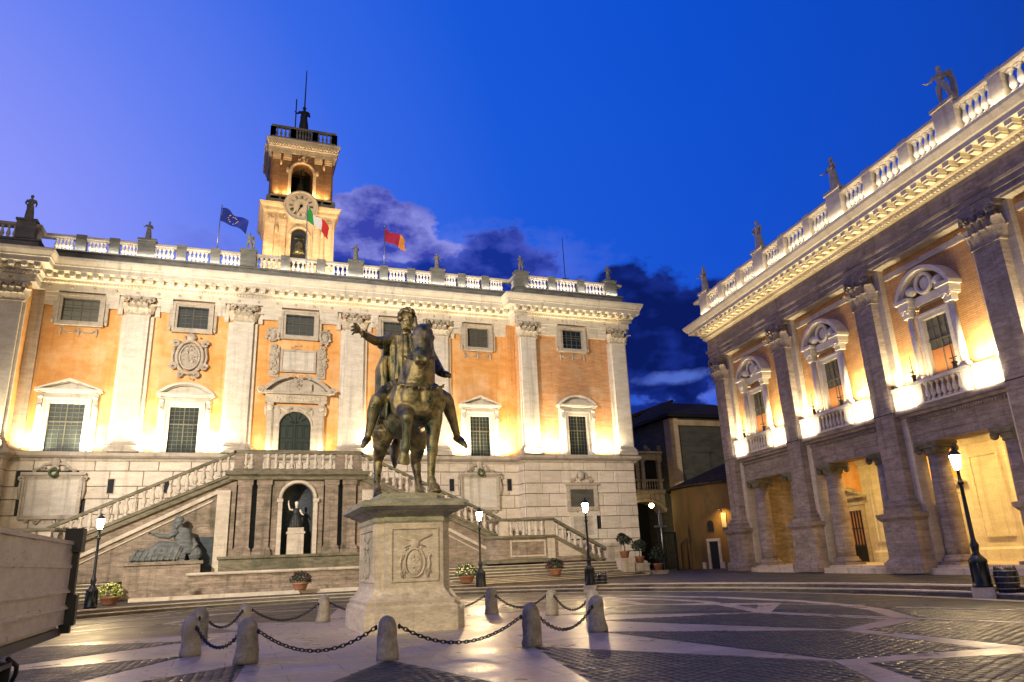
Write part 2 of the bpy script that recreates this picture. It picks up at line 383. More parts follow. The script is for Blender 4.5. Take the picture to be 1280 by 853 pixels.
def copy_tree(o, parent=None, label=None, loc=None, rz=None):
    c = o.copy(); COL.objects.link(c); c.parent = parent
    if parent is None and label: c['label'] = label
    if loc is not None: c.location = loc
    if rz is not None: c.rotation_euler = (0, 0, rz)
    for ch in list(o.children): copy_tree(ch, c)
    return c
def remeshed(mb, name, mat, voxel, smooth=4, dec=None):
    """one continuous skin grown over overlapping limbs"""
    me = mb.mesh(name + '_raw'); o = bpy.data.objects.new(name + '_raw', me); COL.objects.link(o)
    r = o.modifiers.new('r', 'REMESH'); r.mode = 'VOXEL'; r.voxel_size = voxel; r.use_smooth_shade = True
    if smooth:
        q = o.modifiers.new('s', 'SMOOTH'); q.factor = .5; q.iterations = smooth
    dg = bpy.context.evaluated_depsgraph_get(); dg.update()
    res = bpy.data.meshes.new_from_object(o.evaluated_get(dg)); res.name = name
    res.polygons.foreach_set('use_smooth', [True] * len(res.polygons))
    bpy.data.objects.remove(o); bpy.data.meshes.remove(me)
    res.materials.clear(); res.materials.append(MAT[mat]); return res
# ------------------------------------------------------------------ shared architectural pieces
def leaf_strip(mb, x, y, z0, h, w, ang, curl, tilt=0.0, rows=6):
    """one acanthus leaf rising and curling outward along direction ang (plan)"""
    ox, oy = cos(ang), sin(ang); tx, ty = -oy, ox
    v = []; f = []
    for i in range(rows + 1):
        t = i / rows
        out = curl * (t ** 2.2) * (1.0 if t < .9 else 1.12)
        z = h * (t if t < .8 else .8 + (t - .8) * (-.35))
        ww = w * .5 * (.85 + .45 * sin(pi * min(t * 1.1, 1))) * (1 if t < .8 else 1 - (t - .8) * 3.2)
        if i % 2: ww *= 1.18
        for c, b in ((-1, 0), (-.45, .035), (0, .01), (.45, .035), (1, 0)):
            o = out + b * (1.4 if t > .2 else .5) - abs(c) * .02 + .02
            v.append((x + ox * o + tx * ww * c, y + oy * o + ty * ww * c, z0 + z))
    for i in range(rows):
        for c in range(4):
            a = i * 5 + c; f.append((a, a + 1, a + 6, a + 5))
    mb.add(v, f, True)
    tp = rows * 5 + 2; mb.ball((v[tp][0], v[tp][1], v[tp][2] + .01), (w * .2, w * .2, .05), 6, 4)
def scroll(mb, x, y, z, r, th, ang=0):
    """volute: spiral ribbon facing direction ang in plan"""
    pts = []; rad = []
    for i in range(22):
        t = i / 21; a = t * 2 * pi * 1.9; q = r * (1 - .78 * t)
        px = q * cos(a); pz = q * sin(a)
        pts.append((x + px * cos(ang + pi / 2), y + px * sin(ang + pi / 2), z + pz)); rad.append(th * (1 - .4 * t))
    mb.tube(pts, rad, 5)
def corinthian(w, h, d, full=False):
    """pilaster capital, front plane at y=0, body back to y=d"""
    mb = MB(); hw = w / 2
    mb.box(-hw * .88, hw * .88, .05, d, 0, h * .86)
    mb.box(-hw * 1.03, hw * 1.03, -.04, d, -.04, .05)
    pr = [(-hw * 1.18, -.14), (-hw * 1.02, -.10), (-hw * .4, -.02), (0, 0), (hw * .4, -.02), (hw * 1.02, -.10), (hw * 1.18, -.14), (hw * 1.2, d), (-hw * 1.2, d)]
    mb.plate(pr, h * .86, h)
    n = 4
    for i in range(n):
        x = -hw + (i + .5) * w / n; leaf_strip(mb, x, -.01, .03, h * .40, w / n * .86, -pi / 2, .17 * w)
    for i in range(3):
        x = -hw + (i + 1) * w / 4; leaf_strip(mb, x, 0, .10, h * .68, w / n * .8, -pi / 2, .25 * w)
    for sg in (-1, 1):
        leaf_strip(mb, sg * hw, .03, .08, h * .62, w / n, -pi / 2 + sg * pi / 4, .24 * w)
        for k, yy in ((0, .12),): leaf_strip(mb, sg * hw * .98, d * .55, .03, h * .42, w / n, 0 if sg > 0 else pi, .14)
        scroll(mb, sg * hw * 1.02, -.16, h * .77, w * .15, .04 + w * .015, -pi / 2 + sg * .6)
        scroll(mb, sg * hw * .34, -.10, h * .74, w * .10, .035, -pi / 2)
        mb.tube([(sg * hw * .5, -.04, h * .45), (sg * hw * .62, -.10, h * .62), (sg * hw * .95, -.18, h * .86)], .035, 5)
        mb.tube([(sg * hw * .3, -.04, h * .45), (sg * hw * .2, -.08, h * .6), (sg * hw * .12, -.12, h * .78)], .03, 5)
    mb.ball((0, -.15, h * .92), (.11, .07, .10), 8, 5)
    return mb
def baluster_mesh(h, r, n=8, name='baluster'):
    mb = MB(); q = r
    prof = [(q * .95, 0), (q * .95, .10 * h), (q * .55, .12 * h), (q * .5, .17 * h), (q * .95, .30 * h), (q * 1.0, .38 * h), (q * .8, .52 * h), (q * .48, .70 * h), (q * .42, .80 * h), (q * .7, .84 * h), (q * .5, .87 * h), (q * .92, .90 * h), (q * .92, h)]
    mb.lathe(prof, n=n); return mb.mesh(name)
def frustum_block(bev=.022):
    """unit dressed block: front face at y=-1, chamfered arrises, back at y=0"""
    mb = MB(); b = bev
    v = [(-.5, 0, -.5), (.5, 0, -.5), (.5, 0, .5), (-.5, 0, .5), (-.5, -.6, -.5), (.5, -.6, -.5), (.5, -.6, .5), (-.5, -.6, .5), (-.5 + b, -1, -.5 + b * 1.6), (.5 - b, -1, -.5 + b * 1.6), (.5 - b, -1, .5 - b * 1.6), (-.5 + b, -1, .5 - b * 1.6)]
    f = [(0, 1, 5, 4), (1, 2, 6, 5), (2, 3, 7, 6), (3, 0, 4, 7), (4, 5, 9, 8), (5, 6, 10, 9), (6, 7, 11, 10), (7, 4, 8, 11), (8, 9, 10, 11)]
    mb.add(v, f); me = mb.mesh('ashlar_block'); me.materials.append(MAT['ashlar']); return me
BLOCK = frustum_block()
def blocks(parent, x0, x1, z0, rows, y, skip, seed, fixed=None, rz=0, base=(0, 0)):
    r = random.Random(seed); z = z0
    for j, hgt in enumerate(rows):
        x = x0 - (r.random() * .9)
        while x < x1 - .05:
            w = r.choice((1.35, 1.5, 1.65, 1.85)); a, b = max(x, x0), min(x + w, x1)
            if b - a < .35 and b < x1: b = min(a + w, x1)
            if x1 - b < .4: b = x1
            x = b
            if b - a < .12 or skip((a + b) / 2, z + hgt / 2): continue
            c = (a + b) / 2
            if rz: loc = (base[0], base[1] + c, z + hgt / 2)
            else: loc = (c, y, z + hgt / 2)
            o = put('ashlar_block', BLOCK, parent, loc, (0, 0, rz), (b - a - .03, .085 + r.random() * .016, hgt - .03))
        z += hgt
def arc_pts(cx, cz, rx, rz, a0, a1, n):
    return [(cx + rx * cos(a0 + (a1 - a0) * i / n), cz + rz * sin(a0 + (a1 - a0) * i / n)) for i in range(n + 1)]
def seg_arch(hw, rise, n=14):
    """points of a segmental arch from -hw to hw"""
    Rr = (hw * hw + rise * rise) / (2 * rise); a = math.asin(hw / Rr)
    return [(Rr * sin(-a + 2 * a * i / n), Rr * cos(-a + 2 * a * i / n) - (Rr - rise)) for i in range(n + 1)]
def pediment(mb, hw, rise, y0, kind='tri', depth=.5, t=.16, z=0, x=0):
    """open bed with raking mouldings; front at y0-depth"""
    mb.box(x - hw, x + hw, y0 - depth, y0, z, z + t)
    mb.box(x - hw * .96, x + hw * .96, y0 - depth * .8, y0, z - t * .7, z)
    pts = [(-hw, 0), (0, rise), (hw, 0)] if kind == 'tri' else seg_arch(hw, rise)
    inner = [(-hw + t * 1.6, 0), (0, rise - t * 1.25), (hw - t * 1.6, 0)] if kind == 'tri' else [(p[0] * (1 - t * 1.1 / hw), p[1] - t * 1.05) for p in pts]
    inner = [(a, max(b, 0)) for a, b in inner]
    for i in range(len(pts) - 1):
        q = [inner[i], inner[i + 1], pts[i + 1], pts[i]]
        mb.prism([(x + a, z + t + b) for a, b in q], y0 - depth, y0)
        q2 = [(inner[i][0] * .985, max(inner[i][1] - .06, 0)), (inner[i + 1][0] * .985, max(inner[i + 1][1] - .06, 0)), inner[i + 1], inner[i]]
        mb.prism([(x + a, z + t + b) for a, b in q2], y0 - depth * .7, y0)
    mb.prism([(x + a, z + t + b) for a, b in inner], y0 - depth * .3, y0)
def frame_mb(mb, x0, x1, z0, z1, w, y0, y1, w2=None, top=True, bottom=True):
    """rectangular surround of four butted bars"""
    mb.box(x0 - w, x0, y0, y1, z0 - (w if bottom else 0), z1 + (w if top else 0)); mb.box(x1, x1 + w, y0, y1, z0 - (w if bottom else 0), z1 + (w if top else 0))
    if top: mb.box(x0, x1, y0, y1, z1, z1 + w)
    if bottom: mb.box(x0, x1, y0, y1, z0 - w, z0)
def ornament(mb, cx, y, cz, w, h, seed, n=40):
    """dense carved relief of leaves, drops and scrolls within an ellipse"""
    r = random.Random(seed)
    for i in range(n):
        a = r.random() * 2 * pi; q = sqrt(r.random())
        x, z = cx + w / 2 * q * cos(a), cz + h / 2 * q * sin(a); s = min(w, h) * r.uniform(.05, .12)
        mb.ball((x, y - s * .3, z), (s * r.uniform(.6, 1.5), s * .8, s * r.uniform(.6, 1.5)), 6, 4)
def cartouche(cx, y, cz, w, h, seed):
    mb = MB()
    mb.ring((cx, y - .06, cz), w * .36, .055 * w, 24, 6, sz=h / w * 1.02)
    mb.ring((cx, y - .14, cz), w * .27, .035 * w, 22, 5, sz=h / w * 1.02)
    mb.ball((cx, y, cz), (w * .28, .16, h * .30), 14, 8)
    for sg in (-1, 1):
        scroll(mb, cx + sg * w * .40, y - .12, cz + h * .30, w * .11, .035 * w, -pi / 2 + (0 if sg > 0 else pi))
        scroll(mb, cx + sg * w * .42, y - .12, cz - h * .22, w * .11, .035 * w, -pi / 2 + (0 if sg > 0 else pi))
        scroll(mb, cx + sg * w * .22, y - .14, cz - h * .40, w * .10, .03 * w, -pi / 2 + (0 if sg < 0 else pi))
        mb.tube([(cx + sg * w * .42, y - .08, cz + h * .22), (cx + sg * w * .47, y - .1, cz), (cx + sg * w * .42, y - .08, cz - h * .2)], .04 * w, 5)
    mb.ball((cx, y - .12, cz + h * .45), (w * .13, .14, h * .10), 10, 6)
    ornament(mb, cx, y - .1, cz + h * .43, w * .5, h * .16, seed, 16)
    ornament(mb, cx, y - .12, cz, w * .44, h * .5, seed + 1, 26)
    ornament(mb, cx, y - .06, cz - h * .44, w * .8, h * .14, seed + 2, 18)
    return mb
def crest(cx, y, z, w, h, seed):
    mb = MB()
    mb.ball((cx, y - .08, z + h * .62), (h * .26, .14, h * .34), 10, 6)
    mb.ring((cx, y - .14, z + h * .18), h * .20, h * .075, 14, 6)
    for sg in (-1, 1):
        mb.tube([(cx + sg * h * .2, y - .05, z + h * .55), (cx + sg * w * .22, y - .08, z + h * .5), (cx + sg * w * .34, y - .08, z + h * .22), (cx + sg * w * .48, y - .05, z + h * .08)], [.09, .08, .065, .05], 6)
        scroll(mb, cx + sg * w * .26, y - .1, z + h * .26, h * .17, .035, -pi / 2)
        scroll(mb, cx + sg * w * .42, y - .1, z + h * .12, h * .12, .03, -pi / 2)
    ornament(mb, cx, y - .03, z + h * .22, w * .6, h * .3, seed, 16)
    return mb
def sash(parent, x0, x1, z0, z1, y, nx, nz, gmat, bmat='grille_panel', bw=.02, mid=.05, name='window'):
    """glazed opening: dark reveal, a pane object per leaf, and bars"""
    g = MB(); g.box(x0, x1, y, y + .03, z0, z1); w = g.build(name, gmat, parent)
    b = MB(); b.box((x0 + x1) / 2 - mid / 2, (x0 + x1) / 2 + mid / 2, y - .06, y - .002, z0, z1)
    for k in (1,):
        zc = z0 + (z1 - z0) * .62; b.box(x0, (x0 + x1) / 2 - mid / 2, y - .055, y - .003, zc - mid / 2, zc + mid / 2); b.box((x0 + x1) / 2 + mid / 2, x1, y - .055, y - .003, zc - mid / 2, zc + mid / 2)
    for i in range(1, nx):
        if abs(x0 + (x1 - x0) * i / nx - (x0 + x1) / 2) < mid: continue
        xc = x0 + (x1 - x0) * i / nx; b.box(xc - bw / 2, xc + bw / 2, y - .035, y - .004, z0, z1)
    for i in range(1, nz):
        zc = z0 + (z1 - z0) * i / nz; b.box(x0, x1, y - .025, y - .0045, zc - bw / 2, zc + bw / 2)
    b.build('glazing_bar', bmat, w, kind='stuff')
    return w

# ------------------------------------------------------------------ palace at the head of the square
pal = thing('town_palace', 'ochre palace with white pilasters and a central clock tower, straight ahead behind the bronze horseman', 'palace', (0, 50, 0))
XL, XI, XJ, XR = -24.0, -12.8, 19.35, 28.35       # wing | main body | wing
WP = -1.2                                          # wings stand proud
PATH = [(XL, WP), (XI, WP), (XI, 0), (XJ, 0), (XJ, WP), (XR, WP), (XR, 10)]
def facade_parts():
    m = MB(); m.box(XI, XJ, 0, 12, .2, 8.4); m.box(XL, XI - .002, WP, 12, .2, 8.4); m.box(XJ + .002, XR, WP, 12, .2, 8.4)
    m.build('ground_storey', 'mortar', pal)
    m = MB(); m.box(XI, XJ, 0, 12, 8.4, 20.4); m.build('upper_wall', 'ochre_plaster', pal)
    m = MB(); m.box(XL, XI - .002, WP, 12, 8.4, 20.4); m.build('wing_wall', 'ochre_plaster', pal)
    m = MB(); m.box(XJ + .002, XR, WP, 12, 8.4, 20.4); m.build('wing_wall', 'worn_brick', pal, label='wing wall with plaster worn back to the brick')
    rows = [.78, .90, .74, .90, .74, .92, .74, .92, .74]
    def skip(x, z):
        if -8.9 < x < 15.3 and z < 8.35 - abs(x - 3.4) * .462 - .9: return True
        for a, b, c, d in ((-11.6, -8.9, 4.9, 7.5), (15.0, 17.6, 4.9, 7.5)):
            if a < x < b and c < z < d: return True
        return z > 8.2 and abs(x - 3.4) < 2
    blocks(pal, XI, XJ, 1.0, rows, 0, skip, 3)
    blocks(pal, XJ + .004, XR, 1.0, rows, WP, lambda x, z: 23 < x < 24.4 and (4.9 < z < 6.4 or 3 < z < 4.2), 5)
    blocks(pal, -16.5, XI, 1.0, rows, WP, lambda x, z: False, 6)
    blocks(pal, WP, 0, 1.0, rows, 0, lambda x, z: False, 8, rz=-pi / 2, base=(XJ, 0))
    blocks(pal, WP, 0, 1.0, rows, 0, lambda x, z: z < 3, 9, rz=pi / 2, base=(XI, 0))
    m = MB(); m.sweep([(0, 8.2), (.16, 8.22), (.2, 8.36), (.34, 8.42), (.46, 8.52), (.46, 8.72), (.40, 8.76), (0, 8.80)], PATH); m.build('string_course', 'travertine', pal)
    m = MB(); m.sweep([(0, .3), (.3, .3), (.3, 1.0), (.12, 1.1), (0, 1.1)], PATH); m.build('plinth', 'travertine', pal)
    # entablature
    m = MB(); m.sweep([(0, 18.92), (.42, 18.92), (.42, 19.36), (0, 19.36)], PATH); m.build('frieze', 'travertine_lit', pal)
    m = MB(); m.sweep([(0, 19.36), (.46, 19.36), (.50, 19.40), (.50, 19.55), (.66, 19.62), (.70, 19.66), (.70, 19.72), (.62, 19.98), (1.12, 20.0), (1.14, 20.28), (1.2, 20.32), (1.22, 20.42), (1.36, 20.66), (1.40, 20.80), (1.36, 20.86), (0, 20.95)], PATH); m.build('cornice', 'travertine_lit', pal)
    # modillions and dentils
    md = MB(); md.prism([(-.16, 0), (.16, 0), (.16, .24), (-.16, .24)], -.42, 0); md.box(-.13, .13, -.36, 0, -.05, 0); md.ball((0, -.34, -.01), (.14, .1, .07), 6, 4)
    mm = md.mesh('modillion'); mm.materials.append(MAT['travertine_lit'])
    def run(x0, x1, y, step):
        n = int((x1 - x0) / step); 
        for i in range(n + 1): put('modillion', mm, pal, (x0 + (x1 - x0) * i / n, y - .63, 19.74))
    run(XI + .9, XJ - .9, 0, .62); run(-16.4, XI + .5, WP, .62); run(XJ - .4, XR + .5, WP, .62)
    ros = MB()
    d = MB()
    def den(x0, x1, y):
        x = x0
        while x < x1: d.box(x, x + .11, y - .60, y - .501, 19.41, 19.54); x += .2
        x = x0 + .3
        while x < x1: ros.ball((x, y - .43, 19.15), (.12, .05, .11), 7, 4); x += 1.24
    den(XI + .6, XJ - .6, 0); den(-16.5, XI + .5, WP); den(XJ - .5, XR + .5, WP)
    d.build('dentil_row', 'travertine_lit', pal, kind='stuff'); ros.build('frieze_rosettes', 'travertine', pal, kind='stuff')
    # roof terrace parapet
    off = .18
    m = MB(); m.sweep([(-.35, 20.85), (off + .12, 20.85), (off + .12, 21.0), (off, 21.05), (off, 21.62), (off + .1, 21.66), (off + .1, 21.78), (-.35, 21.78)], PATH); m.build('parapet_base', 'parapet_stone', pal)
    m = MB(); m.sweep([(-.25, 22.58), (off - .02, 22.58), (off + .06, 22.66), (off + .06, 22.80), (off - .05, 22.86), (-.3, 22.86)], PATH); rail = m.build('parapet_rail', 'travertine', pal)
    bal = baluster_mesh(.80, .135, 8); bal.materials.append(MAT['travertine_lit'])
    post = MB(); post.box(-.3, .3, -.27, .22, 21.78, 22.9); pm = post.mesh('parapet_post'); pm.materials.append(MAT['parapet_stone'])
    big = MB(); big.box(-.52, .52, -.34, .3, 21.78, 22.95); big.box(-.58, .58, -.4, .34, 22.95, 23.08); bm = big.mesh('statue_pedestal'); bm.materials.append(MAT['parapet_stone'])
    def groups(xs, y, nb):
        for i in range(len(xs) - 1):
            a, b = xs[i], xs[i + 1]
            for k in range(nb): put('baluster', bal, rail, (a + .42 + (b - a - .84) * (k + .5) / nb, y - .06, 21.78))
    bigx = [-6.75, -.35, 7.1, 13.3]
    xs = []
    seq = [XI + .3, -6.75, -.35, 7.1, 13.3, XJ - .3]
    for i in range(5):
        for k in range(3): xs.append(seq[i] + (seq[i + 1] - seq[i]) * k / 3)
    xs.append(seq[-1])
    for x in xs:
        if any(abs(x - q) < .01 for q in bigx): put('statue_pedestal', bm, pal, (x, -.02, 0))
        elif XI + 1 < x < XJ - 1: put('parapet_post', pm, pal, (x, -.02, 0))
    groups(xs, 0, 5)
    wx = [19.75, 22.3, 24.85, 27.5]
    groups(wx, WP, 6)
    for x in wx[1:3]: put('parapet_post', pm, pal, (x, WP - .02, 0))
    for x in (wx[0], wx[3]): put('statue_pedestal', bm, pal, (x, WP - .02, 0))
    lx = [-16.6, -13.4]; groups(lx, WP, 7); put('statue_pedestal', bm, pal, (-13.4, WP - .02, 0))
    for k in range(3): put('baluster', bal, rail, (XI - .05, WP + .35 + .3 * k, 21.78)); put('baluster', bal, rail, (XJ + .05, WP + .35 + .3 * k, 21.78))
facade_parts()
def pilaster(x, y, wb, wf, worn=False):
    m = MB(); m.box(x - wb / 2, x + wb / 2, y - .22, y, 9.3, 17.62)
    m.box(x - wf / 2, x + wf / 2, y - .46, y - .22, 9.3, 17.62)
    s = m.build('pilaster', 'travertine_lit' if not worn else 'stair_stone', pal)
    b = MB()
    b.sweep([(0, 8.75), (.20, 8.75), (.20, 9.02), (.14, 9.06), (.18, 9.14), (.12, 9.22), (.06, 9.26), (.08, 9.32), (0, 9.38)], [(x - wb / 2, y), (x - wb / 2, y - .22), (x - wf / 2, y - .22), (x - wf / 2, y - .46), (x + wf / 2, y - .46), (x + wf / 2, y - .22), (x + wb / 2, y - .22), (x + wb / 2, y)])
    b.box(x - wb / 2 + .003, x + wb / 2 - .003, y - .219, y, 8.75, 9.37); b.box(x - wf / 2 + .003, x + wf / 2 - .003, y - .458, y - .219, 8.75, 9.37)
    b.build('pilaster_base', 'travertine', s)
    return s
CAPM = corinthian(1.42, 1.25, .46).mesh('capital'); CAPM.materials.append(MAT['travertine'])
for x in (-6.75, -.35, 7.1, 13.3):
    s = pilaster(x, 0, 1.85, 1.32)
    put('capital', CAPM, s, (x, -.47, 17.64))
    for sg in (-1, 1):
        m = MB(); m.box(x + sg * .95 - .28 * (1 if sg < 0 else 0), x + sg * .95 + .28 * (1 if sg > 0 else 0), -.22, 0, 17.64, 18.9)
        m.build('strip_capital', 'travertine_lit', s)
for x, wb, worn in ((19.95, 1.35, False), (27.55, 1.6, True), (-13.5, 1.5, False)):
    s = pilaster(x + (.1 if worn else 0), WP, wb, 1.2, False)
    put('capital', CAPM, s, (x + (.1 if worn else 0), WP - .47, 17.64))
# inner returns of the wings: half pilasters in the corner
for x in (XI + .35, XJ - .35):
    m = MB(); m.box(x - .34, x + .34, -.2, 0, 8.75, 18.92); m.build('corner_strip', 'travertine' if x < 0 else 'ochre_plaster', pal)
# architrave lengths between pilasters and attic windows
BAYS = [(-10.05, 'tri', 0, .95), (-3.5, 'seg', 0, .85), (3.35, None, 0, .87), (10.1, 'seg', 0, .85), (16.4, 'tri', 0, .76), (23.75, 'seg', WP, .76)]
def arch_len(x0, x1, y):
    m = MB()
    for k, (a, b, p) in enumerate(((18.0, 18.27, .24), (18.27, 18.55, .28), (18.55, 18.80, .33), (18.80, 18.92, .40))): m.box(x0, x1, y - p, y, a, b)
    m.build('architrave', 'travertine_lit', pal)
edges = [(-12.1, -11.35, 0), (-8.75, -7.95, 0), (-5.5, -4.8, 0), (-2.2, -1.55, 0), (.85, 2.1, 0), (4.6, 5.9, 0), (8.3, 8.8, 0), (11.4, 12.1, 0), (14.5, 15.1, 0), (17.7, 18.65, 0), (20.75, 22.45, WP), (25.05, 26.75, WP)]
for a, b, y in edges: arch_len(a, b, y)
for (x, ped, y, hw) in BAYS:
    # attic window
    aw = hw + .08
    w = sash(pal, x - aw, x + aw, 17.0, 18.48, y - .03, 4, 4, 'pale_glass' if x in (-10.05, 16.4) else 'window_glass', bw=.03, mid=.05)
    f = MB(); frame_mb(f, x - aw, x + aw, 17.0, 18.48, .17, y - .30, y); frame_mb(f, x - aw - .17, x + aw + .17, 16.83, 18.65, .14, y - .38, y)
    for sg in (-1, 1): f.box(x + sg * (aw + .42) - .1, x + sg * (aw + .42) + .1, y - .26, y, 17.1, 18.9); f.ball((x + sg * (aw + .45), y - .2, 17.0), (.12, .12, .22), 7, 5)
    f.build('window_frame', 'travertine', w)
    if ped:
        g = MB()
        for sg in (-1, 0, 1): g.tube([(x + sg * 1.0, y - .05, 16.6), (x + sg * 1.0, y - .08, 16.35), (x + sg * 1.0, y - .05, 16.05)], [.06, .09, .02], 6)
        for sg in (-1, 1): g.tube([(x + sg * .02, y - .05, 16.5), (x + sg * .3, y - .06, 16.3), (x + sg * .7, y - .06, 16.3), (x + sg * .98, y - .05, 16.5)], [.05, .055, .055, .05], 5)
        if x != -3.5: g.build('festoon', 'travertine', w)
    if ped:
        w = sash(pal, x - hw, x + hw, 8.78, 11.72, y - .03, 6, 11, 'leaded_glass', bw=.022, mid=.06)
        f = MB(); frame_mb(f, x - hw, x + hw, 8.78, 11.72, .24, y - .24, y, bottom=False); frame_mb(f, x - hw - .24, x + hw + .24, 8.78, 11.96, .10, y - .32, y, bottom=False)
        for sg in (-1, 1):
            f.box(x + sg * (hw + .52) - .17, x + sg * (hw + .52) + .17, y - .16, y, 8.78, 12.25)
            f.prism([(x + sg * (hw + .52) - .11, 11.4), (x + sg * (hw + .52) + .11, 11.4), (x + sg * (hw + .52) + .13, 12.2), (x + sg * (hw + .52) - .13, 12.2)], y - .36, y - .16)
            f.ball((x + sg * (hw + .52), y - .36, 11.5), (.13, .1, .16), 7, 5); f.ball((x + sg * (hw + .52), y - .38, 12.08), (.15, .1, .13), 7, 5)
        f.box(x - hw - .68, x + hw + .68, y - .22, y, 12.06, 12.36)
        f.build('window_frame', 'travertine_lit', w)
        p = MB(); pediment(p, hw + .85, .68 if ped == 'tri' else .72, y, ped, .52, .13, 12.44, x); p.build('pediment', 'travertine_lit', w)
cartouche(-3.5, -.12, 15.05, 2.2, 3.0, 11).build('coat_of_arms', 'travertine', pal)
# great door
def door():
    x = 3.35; dr = MB()
    op = [(-1.02, 7.1), (1.02, 7.1)] + arc_pts(0, 10.62, 1.02, 1.02, 0, pi, 16)
    dr.prism([(x + a, b) for a, b in op], -.06, 0); D = dr.build('door', 'green_door', pal)
    pn = MB()
    for sg in (-1, 1):
        for z0, z1 in ((7.3, 8.6), (8.75, 9.65), (9.8, 10.7)):
            for a in (.1, .56): frame_mb(pn, *sorted((x + sg * (a + .06), x + sg * (a + .36))), z0 + .06, z1 - .06, .04, -.12, -.062)
    for k in range(-2, 3):
        a = pi / 2 + k * .5; pn.tube([(x + .12 * cos(a), -.1, 10.8 + .12 * sin(a)), (x + .82 * cos(a), -.1, 10.75 + .78 * sin(a))], .03, 5)
    pn.box(x - .035, x + .035, -.14, -.063, 7.1, 11.6); pn.box(x - 1.0, x + 1.0, -.13, -.064, 10.72, 10.80); pn.build('door_panelling', 'green_door', D)
    f = MB(); out = [(-1.45, 7.1), (-1.45, 12.0), (1.45, 12.0), (1.45, 7.1)] + [(1.02, 7.1)] + arc_pts(0, 10.62, 1.02, 1.02, 0, pi, 16) + [(-1.02, 7.1)]
    f.prism([(x + a, b) for a, b in out[::-1]], -.28, 0)
    f.ring((x, -.29, 10.62), 1.1, .06, 18, 6, a0=0, a1=pi)
    for sg in (-1, 1):
        f.box(x + sg * 1.65 - .2, x + sg * 1.65 + .2, -.36, 0, 7.1, 12.2); f.box(x + sg * 1.65 - .12, x + sg * 1.65 + .12, -.42, -.36, 7.3, 11.6)
        f.ball((x + sg * 1.65, -.42, 11.85), (.2, .12, .22), 8, 6); f.ball((x + sg * 1.92, -.25, 11.7), (.12, .12, .35), 7, 6)
        f.tube([(x + sg * .25, -.34, 11.85), (x + sg * .6, -.36, 11.62), (x + sg * 1.0, -.34, 11.85)], [.06, .1, .06], 6); f.ball((x + sg * 1.05, -.32, 11.55), (.09, .07, .22), 6, 5)
    f.box(x - 2.0, x + 2.0, -.40, 0, 12.2, 12.75); f.box(x - 1.55, x + 1.55, -.47, -.40, 12.3, 12.66)
    for i in range(15): f.ball((x - 1.3 + i * .186, -.48, 12.48 + .05 * (-1) ** i), (.09, .05, .08), 6, 4)
    f.build('door_case', 'travertine', D)
    p = MB(); hw = 2.3
    p.box(x - 2.25, x + 2.25, -.7, 0, 12.78, 12.95)
    for sg in (-1, 1):
        A = seg_arch(hw, 1.2, 20)
        A = [q for q in A if q[0] * sg > .35]
        A.sort(key=lambda q: q[0])
        for i in range(len(A) - 1):
            q = [(A[i][0] * .95, max(A[i][1] - .22, 0)), (A[i + 1][0] * .95, max(A[i + 1][1] - .22, 0)), A[i + 1], A[i]]
            p.prism([(x + a, 12.95 + b) for a, b in q], -.72, 0)
        scroll(p, x + sg * 2.32, -.72, 12.95, .22, .08, -pi / 2)
    p.prism([(x + a, 12.95 + b) for a, b in seg_arch(2.0, 1.0, 12)], -.25, 0)
    p.box(x - .95, x + .95, -.5, -.25, 12.95, 13.55); ornament(p, x, -.6, 13.85, 1.6, .5, 31, 30); ornament(p, x, -.55, 13.4, .5, .7, 32, 14)
    p.build('broken_pediment', 'travertine', D)
    t = MB(); t.box(x - 1.03, x + 1.03, -.2, 0, 14.5, 15.8); T = t.build('inscribed_tablet', 'travertine_lit', pal)
    s = MB(); frame_mb(s, x - 1.03, x + 1.03, 14.5, 15.8, .15, -.26, 0)
    for sg in (-1, 1):
        s.box(x + sg * 1.55 - .3, x + sg * 1.55 + .3, -.14, 0, 14.0, 16.2)
        for k, z in enumerate((14.3, 14.9, 15.5, 16.1)): scroll(s, x + sg * (1.5 + .12 * (k % 2)), -.2, z, .2, .06, -pi / 2 + (0 if sg > 0 else pi))
        ornament(s, x + sg * 1.6, -.14, 15.1, .7, 2.2, 40 + sg, 34)
        s.ring((x + sg * 1.75, -.16, 17.0), .34, .08, 16, 6, sz=1.35); s.ball((x + sg * 1.75, -.12, 17.0), (.26, .14, .38), 10, 6); ornament(s, x + sg * 1.75, -.2, 17.0, .9, 1.2, 50 + sg, 22)
    ornament(s, x, -.15, 16.15, 1.4, .4, 55, 20); ornament(s, x, -.15, 14.1, 2.4, .35, 56, 26)
    s.build('tablet_surround', 'travertine', T)
door()
